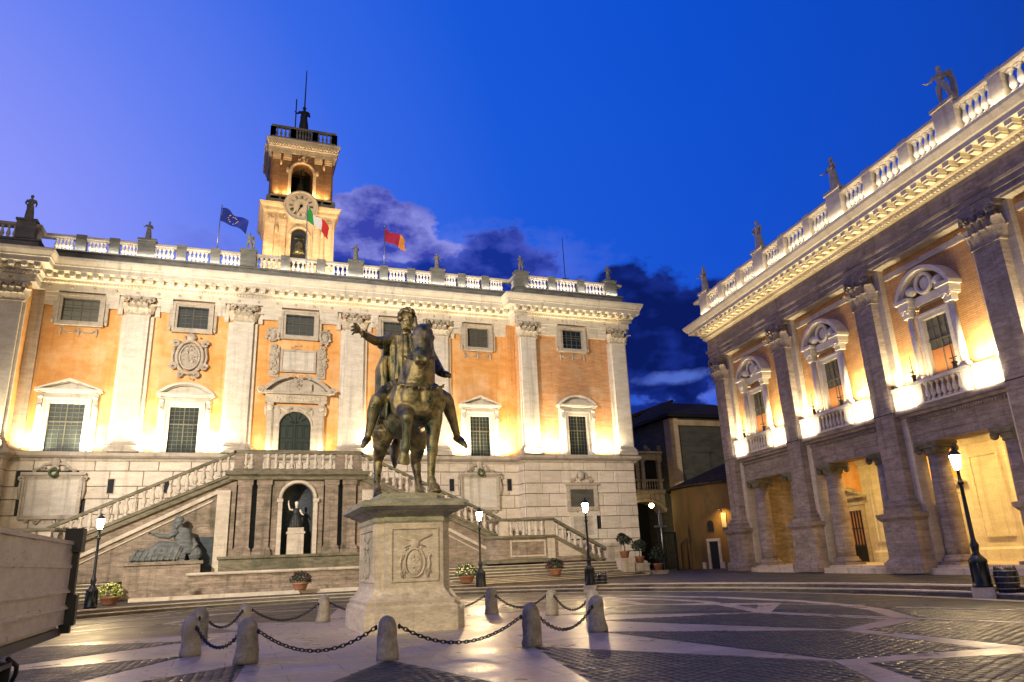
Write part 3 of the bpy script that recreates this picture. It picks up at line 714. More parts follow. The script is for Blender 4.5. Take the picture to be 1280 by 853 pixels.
# wall tablets of the ground storey
def tablet(x, y, x0, x1, z0, z1, seed, low=False):
    t = MB(); t.box(x0, x1, y - .16, y - .08, z0, z1); T = t.build('inscribed_tablet', 'travertine_lit', pal)
    f = MB(); frame_mb(f, x0, x1, z0, z1, .12, y - .22, y); frame_mb(f, x0 - .12, x1 + .12, z0 - .12, z1 + .12, .1, y - .30, y)
    f.box(x0 - .34, x1 + .34, y - .42, y, z1 + .22, z1 + .38)
    for sg, xe in ((-1, x0 - .3), (1, x1 + .3)):
        scroll(f, xe, y - .3, z1 + .02, .16, .05, -pi / 2); f.tube([(xe, y - .25, z1 - .1), (xe + sg * .03, y - .26, z1 - .7), (xe - sg * .02, y - .22, z1 - 1.2)], [.07, .09, .05], 6)
        scroll(f, (x0 + x1) / 2 + sg * .6, y - .22, z0 - .34, .17, .045, -pi / 2); scroll(f, (x0 + x1) / 2 + sg * 1.1, y - .22, z0 - .3, .12, .04, -pi / 2)
    ornament(f, (x0 + x1) / 2, y - .14, z0 - .35, 1.2, .3, seed, 16)
    f.build('tablet_frame', 'travertine', T)
    c = crest((x0 + x1) / 2, y - .12, z1 + .38, 2.4, .95, seed + 3); c.build('crest', 'travertine', T)
    m = MB(); m.ring(((x0 + x1) / 2, y - .5, z1 + .35), .2, .08, 14, 6); m.build('wreath', 'leaf', T)
tablet(-10.2, 0, -11.55, -8.9, 5.05, 7.15, 61); tablet(16.3, 0, 15.05, 17.5, 5.15, 7.2, 64)
def wing_tablet():
    x = 23.75; y = WP
    t = MB(); t.box(x - .95, x + .95, y - .14, y - .08, 5.0, 6.25); T = t.build('inscribed_tablet', 'grey_plaster', pal)
    f = MB(); frame_mb(f, x - .95, x + .95, 5.0, 6.25, .3, y - .2, y); f.box(x - 1.35, x + 1.35, y - .3, y, 6.56, 6.7); f.build('tablet_frame', 'travertine', T)
    c = MB(); ornament(c, x, y - .16, 7.0, 1.9, .6, 71, 30); c.ball((x, y - .2, 7.25), (.3, .2, .32), 10, 6); c.ring((x, y - .18, 7.1), .42, .08, 16, 6, a0=0, a1=pi)
    for sg in (-1, 1): scroll(c, x + sg * .75, y - .2, 6.88, .17, .05, -pi / 2)
    c.build('crest', 'travertine', T)
    t = MB(); t.box(x - .8, x + .8, y - .12, y - .08, 3.0, 4.3); T = t.build('blank_tablet', 'travertine', pal)
    f = MB(); frame_mb(f, x - .8, x + .8, 3.0, 4.3, .25, y - .18, y); f.build('tablet_frame', 'travertine_lit', T)
wing_tablet()
for x in (-7.2, -4.1, 14.2, 18.55):
    m = MB(); m.box(x - .17, x + .17, -.115, -.088, 6.3, 7.15); w = m.build('slit_window', 'dark_void', pal)
    f = MB(); frame_mb(f, x - .17, x + .17, 6.3, 7.15, .04, -.13, -.086); f.build('window_frame', 'travertine', w)
for x in (19.36,):
    m = MB(); m.box(x - .115, x - .1, WP + .45, WP + .85, 14.2, 15.6)
# ---- tower
def tower():
    cx, y0 = 3.38, 6.0; W1, W2 = 2.75, 2.52
    m = MB(); m.box(cx - W1, cx + W1, y0, y0 + 5.5, 20.4, 29.3)
    t = m.build('tower_shaft', 'tower_plaster', pal)
    m = MB(); m.box(cx - W2, cx - .86, y0 + .1, y0 + 5.1, 30.3, 35.2); m.box(cx + .86, cx + W2, y0 + .1, y0 + 5.1, 30.3, 35.2)
    arch = [(-.86, 33.2)] + arc_pts(0, 33.2, .86, .86, pi, 0, 12)[1:-1] + [(.86, 33.2), (.86, 35.2), (-.86, 35.2)]
    m.prism([(cx + a, b) for a, b in arch], y0 + .1, y0 + 1.1)
    m.box(cx - .859, cx + .859, y0 + 4.0, y0 + 5.0, 30.3, 35.2); m.build('belfry', 'tower_brick', t)
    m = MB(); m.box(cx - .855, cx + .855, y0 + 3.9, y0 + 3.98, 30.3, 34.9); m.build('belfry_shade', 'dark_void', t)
    # pilasters
    for x in (-2.25, -1.35, 1.35, 2.25):
        m = MB(); m.box(cx + x - .26, cx + x + .26, y0 - .12, y0 - .002, 21, 28.2); m.box(cx + x - .3, cx + x + .3, y0 - .18, y0 - .002, 28.2, 28.7); p = m.build('pilaster', 'tower_plaster', t)
        m = MB(); m.box(cx + x * .93 - .26, cx + x * .93 + .26, y0 - .05, y0 + .098, 30.9, 34.2); p = m.build('pilaster', 'tower_brick', t)
        c = MB(); c.box(cx + x * .93 - .33, cx + x * .93 + .33, y0 - .14, y0 + .096, 34.4, 34.9); c.box(cx + x * .93 - .3, cx + x * .93 + .3, y0 - .1, y0 + .094, 34.2, 34.4)
        ornament(c, cx + x * .93, y0 - .12, 34.55, .5, .4, 90, 10); c.build('capital', 'tower_plaster', p); c = MB(); c.box(cx + x * .93 - .33, cx + x * .93 + .33, y0 - .12, y0 + .092, 30.5, 30.9); c.build('pilaster_base', 'tower_plaster', p)
    m = MB(); sq = [(cx - W1, y0), (cx + W1, y0), (cx + W1, y0 + 5.5), (cx - W1, y0 + 5.5)]
    m.sweep([(-.4, 29.3), (.12, 29.3), (.2, 29.45), (.2, 29.7), (.42, 29.9), (.48, 30.05), (-.4, 30.1)], sq[::-1][::-1], closed=True); m.build('lower_cornice', 'tower_plaster', t)
    m = MB(); sq2 = [(cx - W2, y0 + .1), (cx + W2, y0 + .1), (cx + W2, y0 + 5.1), (cx - W2, y0 + 5.1)]
    m.sweep([(-.3, 30.1), (.22, 30.1), (.22, 30.75), (.12, 30.85), (-.3, 30.85)], sq2, closed=True); m.build('belfry_plinth', 'parapet_stone', t)
    m = MB(); m.sweep([(-.4, 34.9), (.2, 34.9), (.24, 35.3), (.32, 35.35), (.34, 35.55), (.44, 35.75), (.50, 36.0), (.46, 36.1), (-2.4, 36.12)], sq2, closed=True); m.build('upper_cornice', 'travertine', t)
    d = MB()
    for i in range(23): d.box(cx - W2 - .2 + i * .24, cx - W2 - .08 + i * .24, y0 - .45, y0 - .24, 35.42, 35.6)
    for i in range(20): d.box(cx - W2 - .58, cx - W2 - .34, y0 + .1 + i * .25, y0 + .22 + i * .25, 35.42, 35.6)
    d.build('dentil_row', 'travertine', t, kind='stuff')
    # panels and scroll ornament between the orders
    o = MB()
    for sg in (-1, 1):
        ornament(o, cx + sg * 1.8, y0 - .12, 28.95, 1.6, .55, 95 + sg, 26); o.ball((cx + sg * 1.8, y0 - .08, 27.8), (.16, .14, .4), 8, 6)
        o.ball((cx + sg * 1.2, y0, 33.3), (.14, .14, .3), 8, 6); o.ball((cx + sg * 1.75, y0 + .06, 34.0), (.14, .14, .28), 8, 6)
        o.box(cx + sg * 1.0 - .12, cx + sg * 1.0 + .12, y0 - .06, y0 + .096, 30.9, 33.2); o.box(cx + sg * 1.0 - .18, cx + sg * 1.0 + .18, y0 - .1, y0 + .094, 33.2, 33.38)
    o.ring((cx, y0 + .03, 33.2), .98, .12, 16, 6, a0=0, a1=pi); ornament(o, cx, y0 - .05, 34.5, .8, .9, 97, 24)
    o.build('tower_ornament', 'tower_plaster', t, kind='stuff')
    # lower bell opening
    g = MB(); a = [(-.62, 25.4), (.62, 25.4)] + arc_pts(0, 27.4, .62, .62, 0, pi, 12); g.prism([(cx + p, q) for p, q in a], y0 - .03, y0 - .004); g.build('bell_opening', 'dark_void', t)
    g = MB(); g.prism([(cx + p, q) for p, q in [(-.55, 24.6), (.55, 24.6), (.55, 25.35), (-.55, 25.35)]], y0 - .035, y0 - .006); g.build('balcony_light', 'leaded_glass', t)
    g = MB(); g.ring((cx, y0 - .1, 27.4), .78, .1, 16, 6, a0=0, a1=pi)
    for sg in (-1, 1): g.box(cx + sg * .76 - .1, cx + sg * .76 + .1, y0 - .14, y0, 24.5, 27.4); g.box(cx + sg * .80 - .16, cx + sg * .80 + .16, y0 - .2, y0 - .001, 27.3, 27.45)
    g.build('arch_surround', 'tower_plaster', t)
    b = MB(); b.lathe([(.46, 0), (.44, .08), (.34, .35), (.28, .8), (.2, 1.0), (.0, 1.08)], cx, y0 - .18, 14, 25.75); b.tube([(cx - .4, y0 - .15, 27.1), (cx + .4, y0 - .15, 27.1)], .06, 6); b.tube([(cx, y0 - .15, 26.8), (cx, y0 - .15, 27.1)], .05, 6); b.build('bell', 'bronze', t)
    b = MB(); b.lathe([(.5, 0), (.46, .1), (.34, .4), (.28, .9), (.2, 1.1), (.0, 1.2)], cx, y0 + 1.8, 14, 32.0); b.tube([(cx, y0 + 1.8, 33.1), (cx, y0 + 1.8, 34.9)], .05, 6); b.build('bell', 'dark_bronze', t)
    # clock
    zc = 29.85; yc = y0 - .55
    c = MB(); c.prism([(cx + 1.32 * cos(2 * pi * i / 40), zc + 1.32 * sin(2 * pi * i / 40)) for i in range(40)], yc, y0 + .2); C = c.build('clock', 'clock_face', t)
    r = MB(); r.ring((cx, yc - .02, zc), 1.30, .09, 40, 6); r.ring((cx, yc - .01, zc), .98, .018, 32, 4); r.ring((cx, yc - .01, zc), .62, .018, 28, 4); r.build('clock_rim', 'travertine', C)
    num = MB(); NUM = ['XII', 'I', 'II', 'III', 'IIII', 'V', 'VI', 'VII', 'VIII', 'IX', 'X', 'XI']
    for k, s_ in enumerate(NUM):
        ang = k * pi / 6; wdt = {'I': .062, 'V': .12, 'X': .13}
        tot = sum(wdt[q] for q in s_); u = -tot / 2
        M = Matrix.Translation((cx, yc - .01, zc)) @ Matrix.Rotation(ang, 4, 'Y') @ Matrix.Translation((0, 0, .80))
        for q in s_:
            w_ = wdt[q]; c0 = u + w_ / 2
            if q == 'I': num.box(c0 - .020, c0 + .020, -.02, 0, -.14, .14, M=M)
            elif q == 'V':
                num.prism([(c0 - .012, -.12), (c0 + .012, -.12), (c0 - .03, .12), (c0 - .055, .12)], -.02, 0, M=M); num.prism([(c0 - .012, -.12), (c0 + .006, -.12), (c0 + .05, .12), (c0 + .035, .12)], -.021, 0, M=M)
            else:
                num.prism([(c0 - .05, -.12), (c0 - .025, -.12), (c0 + .05, .12), (c0 + .025, .12)], -.02, 0, M=M); num.prism([(c0 + .04, -.12), (c0 + .05, -.12), (c0 - .04, .12), (c0 - .05, .12)], -.021, 0, M=M)
            u += w_
    num.build('numerals', 'iron', C, kind='stuff')
    h = MB(); h.prism([(cx + .13 * cos(2 * pi * i / 14), zc + .13 * sin(2 * pi * i / 14)) for i in range(14)], yc - .07, yc); 
    M = Matrix.Translation((cx, yc - .05, zc)) @ Matrix.Rotation(radians(205), 4, 'Y'); h.prism([(-.05, -.15), (.05, -.15), (.06, .3), (.0, .72), (-.06, .3)], -.02, .0, M=M)
    h.build('clock_hand', 'iron', C)
    # top railing
    rl = MB(); P = [(cx - W2 - .1, y0 - .1), (cx + W2 + .1, y0 - .1), (cx + W2 + .1, y0 + 5.2), (cx - W2 - .1, y0 + 5.2)]
    rl.sweep([(-.25, 36.1), (0, 36.1), (0, 36.35), (-.25, 36.35)], P, closed=True); rl.sweep([(-.25, 37.2), (.03, 37.2), (.03, 37.4), (-.25, 37.4)], P, closed=True)
    for i in range(5):
        for x in (cx - W2 + .0, cx - .9, cx + .9, cx + W2): rl.box(x - .22, x + .22, y0 - .12, y0 + .2, 36.35, 37.22)
    RL = rl.build('tower_railing', 'parapet_stone', t)
    bm = baluster_mesh(.85, .10, 6); bm.materials.append(MAT['parapet_stone'])
    for a, b, n in ((-2.2, -1.2, 4), (-.6, .6, 6), (1.2, 2.2, 4)):
        for i in range(n): put('baluster', bm, RL, (cx + a + (b - a) * i / (n - 1), y0 - .0, 36.35))
    for i in range(10): put('baluster', bm, RL, (cx - W2 + .02, y0 + .5 + i * .45, 36.35))
tower()
# ------------------------------------------------------------------ double staircase in front of the palace
stair = thing('double_staircase', 'double ramp travertine staircase with balustrades and a central niche against the ochre palace', 'staircase', (3.4, 45, 0))
def staircase():
    # central block with niche
    nh, nr, nz0, nz1 = .88, .88, 2.3, 5.45
    out = [(-1.45, 2.3), (-nh, 2.3), (-nh, nz1)] + arc_pts(0, nz1, nh, nh, pi, 0, 16)[1:-1] + [(nh, nz1), (nh, 2.3), (1.45, 2.3), (1.45, 6.55), (-1.45, 6.55)]
    m = MB(); m.prism(out, .05, .5)
    m.box(-3.4, -1.45, .45, 5, 2.3, 6.55); m.box(1.45, 3.4, .45, 5, 2.3, 6.55); m.box(-1.45, 1.45, 1.6, 5, 2.3, 6.55)
    m.box(-1.45, -.95, .5, 1.6, 2.3, 6.55); m.box(.95, 1.45, .5, 1.6, 2.3, 6.55)
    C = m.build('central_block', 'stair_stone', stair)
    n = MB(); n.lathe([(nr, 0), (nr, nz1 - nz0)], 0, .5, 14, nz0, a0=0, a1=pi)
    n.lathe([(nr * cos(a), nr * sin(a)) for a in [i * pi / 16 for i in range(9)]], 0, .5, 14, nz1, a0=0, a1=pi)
    n.build('niche', 'recess_shade', C)  # niche lining coloured dark to stand in for its shade
    ar = MB(); ar.ring((0, .02, nz1), 1.0, .12, 18, 6, a0=0, a1=pi)
    for sg in (-1, 1): ar.box(sg * 1.0 - .12, sg * 1.0 + .12, -.08, .049, 2.3, nz1 - .2); ar.box(sg * 1.02 - .17, sg * 1.02 + .17, -.14, .048, nz1 - .2, nz1)
    ar.build('niche_arch', 'travertine', C)
    for sg in (-1, 1): d = MB(); d.box(sg * 2.45 - .3, sg * 2.45 + .3, .40, .449, 2.3, 6.4); d.build('shade_panel', 'recess_shade', C)  # dark strips paint the shade of the gaps between pilasters
    for x in (-2.98, -1.92, 1.92, 2.98):
        p = MB(); p.box(x - .38, x + .38, -.08, .45, 2.75, 6.25); p.sweep([(0, 2.3), (.13, 2.3), (.13, 2.5), (.08, 2.56), (.1, 2.64), (.02, 2.75), (0, 2.75)], [(x - .38, .45), (x - .38, -.08), (x + .38, -.08), (x + .38, .45)]); p.box(x - .377, x + .377, -.077, .45, 2.3, 2.75)
        p.box(x - .43, x + .43, -.13, .45, 6.25, 6.55); p.build('pilaster', 'stair_stone', C)
    m = MB(); m.sweep([(-.3, 6.55), (.12, 6.55), (.16, 6.72), (.34, 6.84), (.38, 7.04), (-.3, 7.06)], [(-3.75, 4.6), (-3.75, -.08), (3.75, -.08), (3.75, 4.6)]); m.box(-3.7, 3.7, -.05, 4.6, 6.6, 7.03); m.build('platform_cornice', 'moss_shade_stone', stair)
    m = MB(); m.sweep([(-.4, 1.3), (.25, 1.3), (.25, 1.42), (.12, 1.5), (.12, 2.1), (.22, 2.16), (.22, 2.3), (-.4, 2.3)], [(-4.0, 1.0), (-4.0, -.2), (4.0, -.2), (4.0, 1.0)]); m.box(-3.8, 3.8, -.1, 5, 1.2, 2.295); m.build('niche_plinth', 'moss_shade_stone', stair)
    bal = baluster_mesh(.86, .145, 10); bal.materials.append(MAT['travertine'])
    # platform balustrade
    m = MB(); m.box(-3.72, 3.72, -.2, .12, 8.06, 8.28); m.box(-3.72, 3.72, -.16, .08, 7.04, 7.18)
    rl = m.build('balustrade', 'moss_shade_stone', stair)
    for x in (-3.4, -2.35, 2.35, 3.4):
        p = MB(); p.box(x - .26, x + .26, -.17, .09, 7.18, 8.06); p.build('post', 'stair_stone', rl)
    for i in range(9): put('baluster', bal, rl, (-1.8 + i * .45, -.04, 7.19))
    for sg in (-1, 1):
        for k in (2.72, 3.04): put('baluster', bal, rl, (sg * k, -.04, 7.19))
    # ramps
    x0, x1, zt, zb = 3.7, 12.5, 7.02, 2.92
    sl = (zt - zb) / (x1 - x0)
    for sg in (-1, 1):
        def P(pts): 
            q = [(sg * a, b) for a, b in pts]; return q if sg > 0 else q[::-1]
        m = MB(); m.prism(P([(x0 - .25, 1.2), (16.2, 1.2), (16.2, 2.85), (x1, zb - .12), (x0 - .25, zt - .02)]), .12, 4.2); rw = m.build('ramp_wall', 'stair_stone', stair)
        m = MB(); m.prism(P([(x0 - .2, zt - .42), (x1 + .2, zb - .42), (x1 + .2, zb), (x0 - .2, zt)]), -.1, .119); m.prism(P([(x0 - .2, zt - .14), (x1 + .2, zb - .14), (x1 + .2, zb + .03), (x0 - .2, zt + .03)]), -.2, -.099); m.build('ramp_string', 'moss_shade_stone', rw)
        d = MB(); d.box(*sorted((sg * (x0 + .78), sg * (x0 + 2.0))), .07, .119, 1.35, 3.4); d.lathe([(.61, 0), (.61, .05)], 0, 0, 16, 0, a0=0, a1=pi, M=Matrix.Translation((sg * (x0 + 1.39), .12, 3.4)) @ Matrix.Rotation(pi / 2, 4, 'X')); d.build('shade_panel', 'recess_shade', rw)  # arched dark panel painted as shade in the ramp wall
        # raised border of the triangular panel
        b = MB(); b.prism(P([(x0 + .75, 5.75), (x1 - .6, 2.0), (x1 - .6, 2.2), (x0 + .75, 5.98)]), -.02, .118); b.box(*sorted((sg * (x0 + .05), sg * (x0 + .75))), -.04, .117, 1.3, 5.95); b.prism(P([(x0 + .95, 5.35), (x1 - 1.3, 2.05), (x1 - 1.3, 2.12), (x0 + .95, 5.45)]), .04, .116); b.build('panel_border', 'travertine', rw)
        m = MB(); m.prism(P([(x0 - .1, zt + 1.02), (x1 + .1, zb + 1.02), (x1 + .1, zb + 1.2), (x0 - .1, zt + 1.2)]), -.2, .12); rr = m.build('ramp_rail', 'moss_shade_stone', stair)
        bl = MB(); bl.prism([(-.14, -.2), (.14, -.2), (.14, 0), (-.14, 0)], -.14, .14)
        for i in range(21):
            x = x0 + .3 + i * .418; put('baluster', bal, rr, (sg * x, -.04, zt - sl * (x - x0) + .05), scale=(1, 1, 1.13))
        # landing block, proud of the ramp
        m = MB(); pl = [(11.5, .15), (12.1, -1), (15.9, -1), (15.9, 1), (11.5, 1)]; pl = [(sg * a, b) for a, b in pl]; pl = pl if sg > 0 else pl[::-1]
        m.plate(pl, 1.3, 2.86); m.prism(P([(15.9, 1.3), (19.6, 1.3), (19.6, 1.32), (15.9, 2.85)]), -1, 1.2); L = m.build('landing_wall', 'stair_stone', stair)
        m = MB(); pth = [(11.5, .15), (12.1, -1), (15.9, -1)]; pth = [(sg * a, b) for a, b in pth]; pth = pth if sg > 0 else pth[::-1]
        m.sweep([(-.2, 2.74), (.08, 2.74), (.16, 2.84), (.16, 2.95), (-.2, 2.95)], pth); m.sweep([(-.26, 3.82), (.05, 3.82), (.1, 3.9), (.05, 4.0), (-.26, 4.0)], pth); m.sweep([(-.1, 1.3), (.14, 1.3), (.14, 1.5), (-.1, 1.55)], pth)
        m.prism(P([(15.9, 2.7), (19.5, .82), (19.5, 1.02), (15.9, 2.94)]), -1.14, -.8); m.prism(P([(15.9, 3.82), (19.6, 1.82), (19.6, 2.02), (15.9, 4.0)]), -1.08, -.75)
        lr = m.build('landing_rail', 'moss_shade_stone', stair)
        m = MB()
        for a, b in ((12.2, 12.75), (15.3, 15.88)): m.box(*sorted((sg * a, sg * b)), -1.05, -.72, 2.95, 3.82)
        frame_mb(m, *sorted((sg * 12.95, sg * 15.15)), 1.75, 2.55, .1, -1.05, -.999); m.box(*sorted((sg * 15.4, sg * 15.9)), -1.07, -.998, 1.5, 2.74)
        m.prism(P([(16.15, 1.6), (18.4, 1.6), (16.15, 2.6)]), -1.03, -1.0) if sg > 0 else None
        m.build('landing_post', 'travertine', lr)
        for i in range(6): put('baluster', bal, lr, (sg * (12.98 + i * .425), -.9, 2.95))
        for i in range(8): put('baluster', bal, lr, (sg * (16.15 + i * .42), -.9, 2.86 - (i * .42 + .25) * .52))
        m = MB(); m.box(*sorted((sg * 19.55, sg * 20.55)), -1.35, -.45, .7, 2.1); m.box(*sorted((sg * 19.45, sg * 20.65)), -1.45, -.35, 2.1, 2.3); m.box(*sorted((sg * 19.5, sg * 20.6)), -1.4, -.4, .6, .9); m.build('end_post', 'travertine', stair)
        for i in range(9):
            m = MB(); m.box(*sorted((sg * (15.95 + i * .40), sg * (16.35 + i * .40))), -.75, 1.1, 1.2, 2.7 - i * .17); m.build('tread', 'stair_stone', stair)
staircase()
# steps up to the staircase
fl = thing('forecourt_steps', 'long low travertine steps climbing to the foot of the double staircase', 'steps', (3.4, 42, 0))
for i in range(5):
    for x0, x1 in ((5.2, 21.0), (-21, -8.8)):
        m = MB(); m.box(x0, x1 + (.5 - i * .25 if x0 > 0 else 0), -.4 + i * .36, 3.4, .30 if i == 0 else .44 + i * .17 - .16, .45 + i * .17); m.box(x0, x1 + (.5 - i * .25 if x0 > 0 else 0), -.44 + i * .36, -.4 + i * .36, .45 + i * .17 - .05, .45 + i * .17)
        m.build('step', 'moss_shade_stone', fl)  # darker risers under paler treads, light from above put into the colour
        zt_ = .45 + i * .17; t_ = MB(); t_.box(x0 - .02, x1 + (.52 - i * .25 if x0 > 0 else 0), -.50 + i * .36, .0 + i * .36, zt_ + .002, zt_ + .05); t_.build('tread', 'travertine', fl)
m = MB(); m.box(-5.2, 5.2, 1.0, 3.4, .3, 1.3); m.build('podium', 'stair_stone', fl)
# slanting steps towards the right palace
sl = thing('slanting_steps', 'three fanned shallow steps running off to the right behind the middle street lamps', 'steps', (10, 36, 0))
P0 = Vector((-.2, .9)); 
for i in range(4):
    Q = Vector((12.6 - i * .2, 2.3 + i * 1.25)); A = P0 + Vector((.15 * i, .45 * i))
    m = MB(); m.plate([tuple(A), tuple(Q), (14.3, 5.6), (9, 5.62), (-1.5, 5.62), (-1.5, A.y)], .2, .36 + .06 * i); m.build('step', 'moss_shade_stone', sl)  # shaded riser look comes from the dark colour, lit look from pale treads
    dd = (Q - A).normalized(); nn_ = Vector((-dd.y, dd.x)); m = MB(); m.plate([tuple(A - nn_ * .05), tuple(Q - nn_ * .05), tuple(Q + nn_ * .32), tuple(A + nn_ * .32)], .362 + .06 * i, .40 + .06 * i); m.build('tread', 'travertine', sl)
# fountain basin before the niche
ba = thing('fountain_basin', 'long moulded stone basin in front of the niche with the seated goddess', 'basin', (3.4, 42.3, 0))
m = MB(); pth = [(-5.4, 1.5), (-5.4, 0), (5.4, 0), (5.4, 1.5)]
m.sweep([(-.35, .3), (.22, .3), (.22, .55), (.1, .62), (.02, .78), (.08, .95), (.0, 1.05), (.02, 1.22), (.1, 1.34), (-.35, 1.36)], pth); m.build('basin_wall', 'stair_stone', ba)
m = MB(); m.sweep([(-.35, 1.36), (.16, 1.36), (.2, 1.42), (.2, 1.5), (-.35, 1.52)], pth); m.build('basin_rim', 'travertine', ba)
m = MB(); m.box(-5.2, 5.2, .3, 1.4, .3, 1.15); m.build('basin_water', 'window_glass', ba)
m = MB(); m.box(-7.9, 8.5, -2.1, -1.7, .2, .46); m.build('kerb', 'travertine', ba)

# river god pedestal + statue, and the goddess, built with the figures below
# ------------------------------------------------------------------ museum palace on the right
CA = radians(-98.4); CORG = Vector((26.4035546, 24.65934614, 0))
mus = thing('museum_palace', 'brick and travertine palace with giant piers and an arcade lit yellow, on the right', 'palace', CORG, CA)
CM = Matrix.Translation(CORG) @ Matrix.Rotation(CA, 4, 'Z')
PX = [-12.48, -5.6, 1.28, 8.17, 15.05]; CL, CR = -13.35, 16.0
CP = [(CL, 12), (CL, 0), (CR, 0)]
def museum():
    m = MB(); m.box(CL + .03, CR, .6, 12, 7.0, 16.0); W_ = m.build('upper_wall', 'thin_brick', mus)
    m = MB(); m.box(CL + .03, CL + .5, .6, 12, .2, 6.99); m.build('side_wall', 'pier_stone', mus)
    # portico interior
    m = MB(); m.box(CL + .5, CR, 5.0, 5.3, .4, 6.4); bw = m.build('portico_back_wall', 'ochre_plaster', mus)
    m = MB(); m.box(CL + .5, CR, .95, 5.0, 6.3, 6.9); m.build('portico_ceiling', 'tower_plaster', mus)
    m = MB(); m.box(CL, CR, -.1, 5.3, .2, .52); m.box(CL, CR, .25, 5.0, .52, .62); m.build('portico_floor', 'travertine', mus)
    for x in PX:
        m = MB(); m.box(x - 1.15, x + 1.15, 4.75, 4.998, .62, 5.7); m.box(x - .7, x + .7, 4.68, 4.749, 1.7, 5.1); frame_mb(m, x - .7, x + .7, 1.7, 5.1, .08, 4.64, 4.749); m.sweep([(0, .62), (.12, .62), (.12, 1.1), (.04, 1.2), (0, 1.2)], [(x - 1.15, 4.99), (x - 1.15, 4.75), (x + 1.15, 4.75), (x + 1.15, 4.99)])
        m.sweep([(0, 5.7), (.06, 5.7), (.2, 5.95), (.2, 6.1), (0, 6.1)], [(x - 1.15, 4.99), (x - 1.15, 4.75), (x + 1.15, 4.75), (x + 1.15, 4.99)]); m.box(x - 1.145, x + 1.145, 4.76, 4.998, 5.7, 6.09)
        m.box(x - 1.0, x + 1.0, .96, 4.74, 5.98, 6.29)
        for sg in (-1, 1): m.box(x + sg * 1.38 - .2, x + sg * 1.38 + .2, 4.82, 4.997, .62, 5.75); m.box(x + sg * 1.38 - .27, x + sg * 1.38 + .27, 4.74, 4.996, 5.75, 6.0)
        m.build('wall_pilaster', 'travertine_lit', bw)
    for i in range(4):
        xc = (PX[i] + PX[i + 1]) / 2 + .8
        m = MB(); m.box(xc - .75, xc + .75, 4.93, 4.995, .62, 3.35); D = m.build('portico_door', 'dark_void' if i % 2 else 'warm_glass', bw)
        m = MB()
        for k in range(7): m.box(xc - .75 + k * .25 - .02, xc - .75 + k * .25 + .02, 4.86, 4.925, .62, 3.35)
        for z in (1.5, 2.4): m.box(xc - .75, xc + .75, 4.87, 4.92, z - .03, z + .03)
        m.box(xc - .74, xc + .74, 4.85, 4.90, .62, 1.45); m.build('door_grille', 'black_paint', D)
        m = MB(); frame_mb(m, xc - .75, xc + .75, .62, 3.35, .28, 4.78, 4.99, bottom=False); m.box(xc - 1.1, xc + 1.1, 4.74, 4.99, 3.64, 4.0); pediment(m, 1.35, .5, 4.99, 'tri', .45, .12, 4.02, xc); m.build('door_case', 'travertine', D)
    capm = corinthian(1.3, 1.5, .5).mesh('capital'); capm.materials.append(MAT['pier_stone'])
    # giant order
    for x in PX:
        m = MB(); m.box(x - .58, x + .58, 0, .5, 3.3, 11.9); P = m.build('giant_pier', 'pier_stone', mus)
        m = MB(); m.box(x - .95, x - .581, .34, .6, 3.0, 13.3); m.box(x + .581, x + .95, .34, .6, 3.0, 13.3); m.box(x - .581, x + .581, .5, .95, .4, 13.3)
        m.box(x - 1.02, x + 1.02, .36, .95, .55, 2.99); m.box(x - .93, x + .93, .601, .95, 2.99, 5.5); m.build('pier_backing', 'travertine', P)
        m = MB(); m.box(x - .95, x + .95, -.24, .36, .9, 2.42)
        pt = [(x - .95, .36), (x - .95, -.24), (x + .95, -.24), (x + .95, .36)]
        m.sweep([(0, .33), (.14, .33), (.14, .72), (.05, .84), (0, .9)], pt); m.box(x - .94, x + .94, -.23, .35, .33, .9)
        m.sweep([(0, 2.42), (.04, 2.42), (.14, 2.55), (.17, 2.70), (0, 2.74)], pt); m.box(x - .94, x + .94, -.23, .35, 2.42, 2.735)
        m.build('pier_pedestal', 'pier_stone', P)
        pt = [(x - .58, .36), (x - .58, 0), (x + .58, 0), (x + .58, .36)]
        m = MB(); m.sweep([(0, 2.74), (.22, 2.74), (.22, 2.9), (.14, 2.94), (.2, 3.04), (.12, 3.14), (.06, 3.16), (.1, 3.24), (0, 3.32)], pt); m.box(x - .57, x + .57, .01, .36, 2.74, 3.315); m.build('pier_base', 'pier_stone', P)
        m = MB(); m.sweep([(0, 6.84), (.02, 6.84), (.02, 6.88), (0, 6.88)], pt); m.build('joint_band', 'mortar', P)
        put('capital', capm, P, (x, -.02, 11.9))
        for sg in (-1, 1):
            X = x + sg * 1.55
            if X < CL + .4 or X > CR: continue
            c = MB(); c.lathe([(.42, .9), (.43, 1.5), (.415, 3.2), (.37, 5.0)], X, .95, 20); C = c.build('column', 'pier_stone', mus)
            c = MB(); c.box(X - .58, X + .58, .4, 1.5, .55, .74); c.lathe([(.56, .74), (.6, .80), (.56, .88), (.5, .9), (.53, .95), (.5, 1.0)], X, .95, 20); c.build('column_base', 'pier_stone', C)
            c = MB(); c.lathe([(.42, 4.95), (.46, 5.0), (.43, 5.04), (.52, 5.2)], X, .95, 18); c.box(X - .56, X + .56, .39, 1.5, 5.33, 5.45)
            for sx in (-1, 1):
                for sy in (-1, 1):
                    c.tube([(X + sx * .3, .95 + sy * .3, 5.27), (X + sx * .5, .95 + sy * .5, 5.27)], .001, 4)
                    c.ball((X + sx * .46, .95 + sy * .46, 5.16), (.15, .15, .17), 8, 6)
                    scroll(c, X + sx * .50, .95 + sy * .50, 5.16, .17, .045, atan2(sy, sx))
            c.box(X - .5, X + .5, .42, 1.48, 5.22, 5.33); c.build('column_capital', 'moss_shade_stone', C)
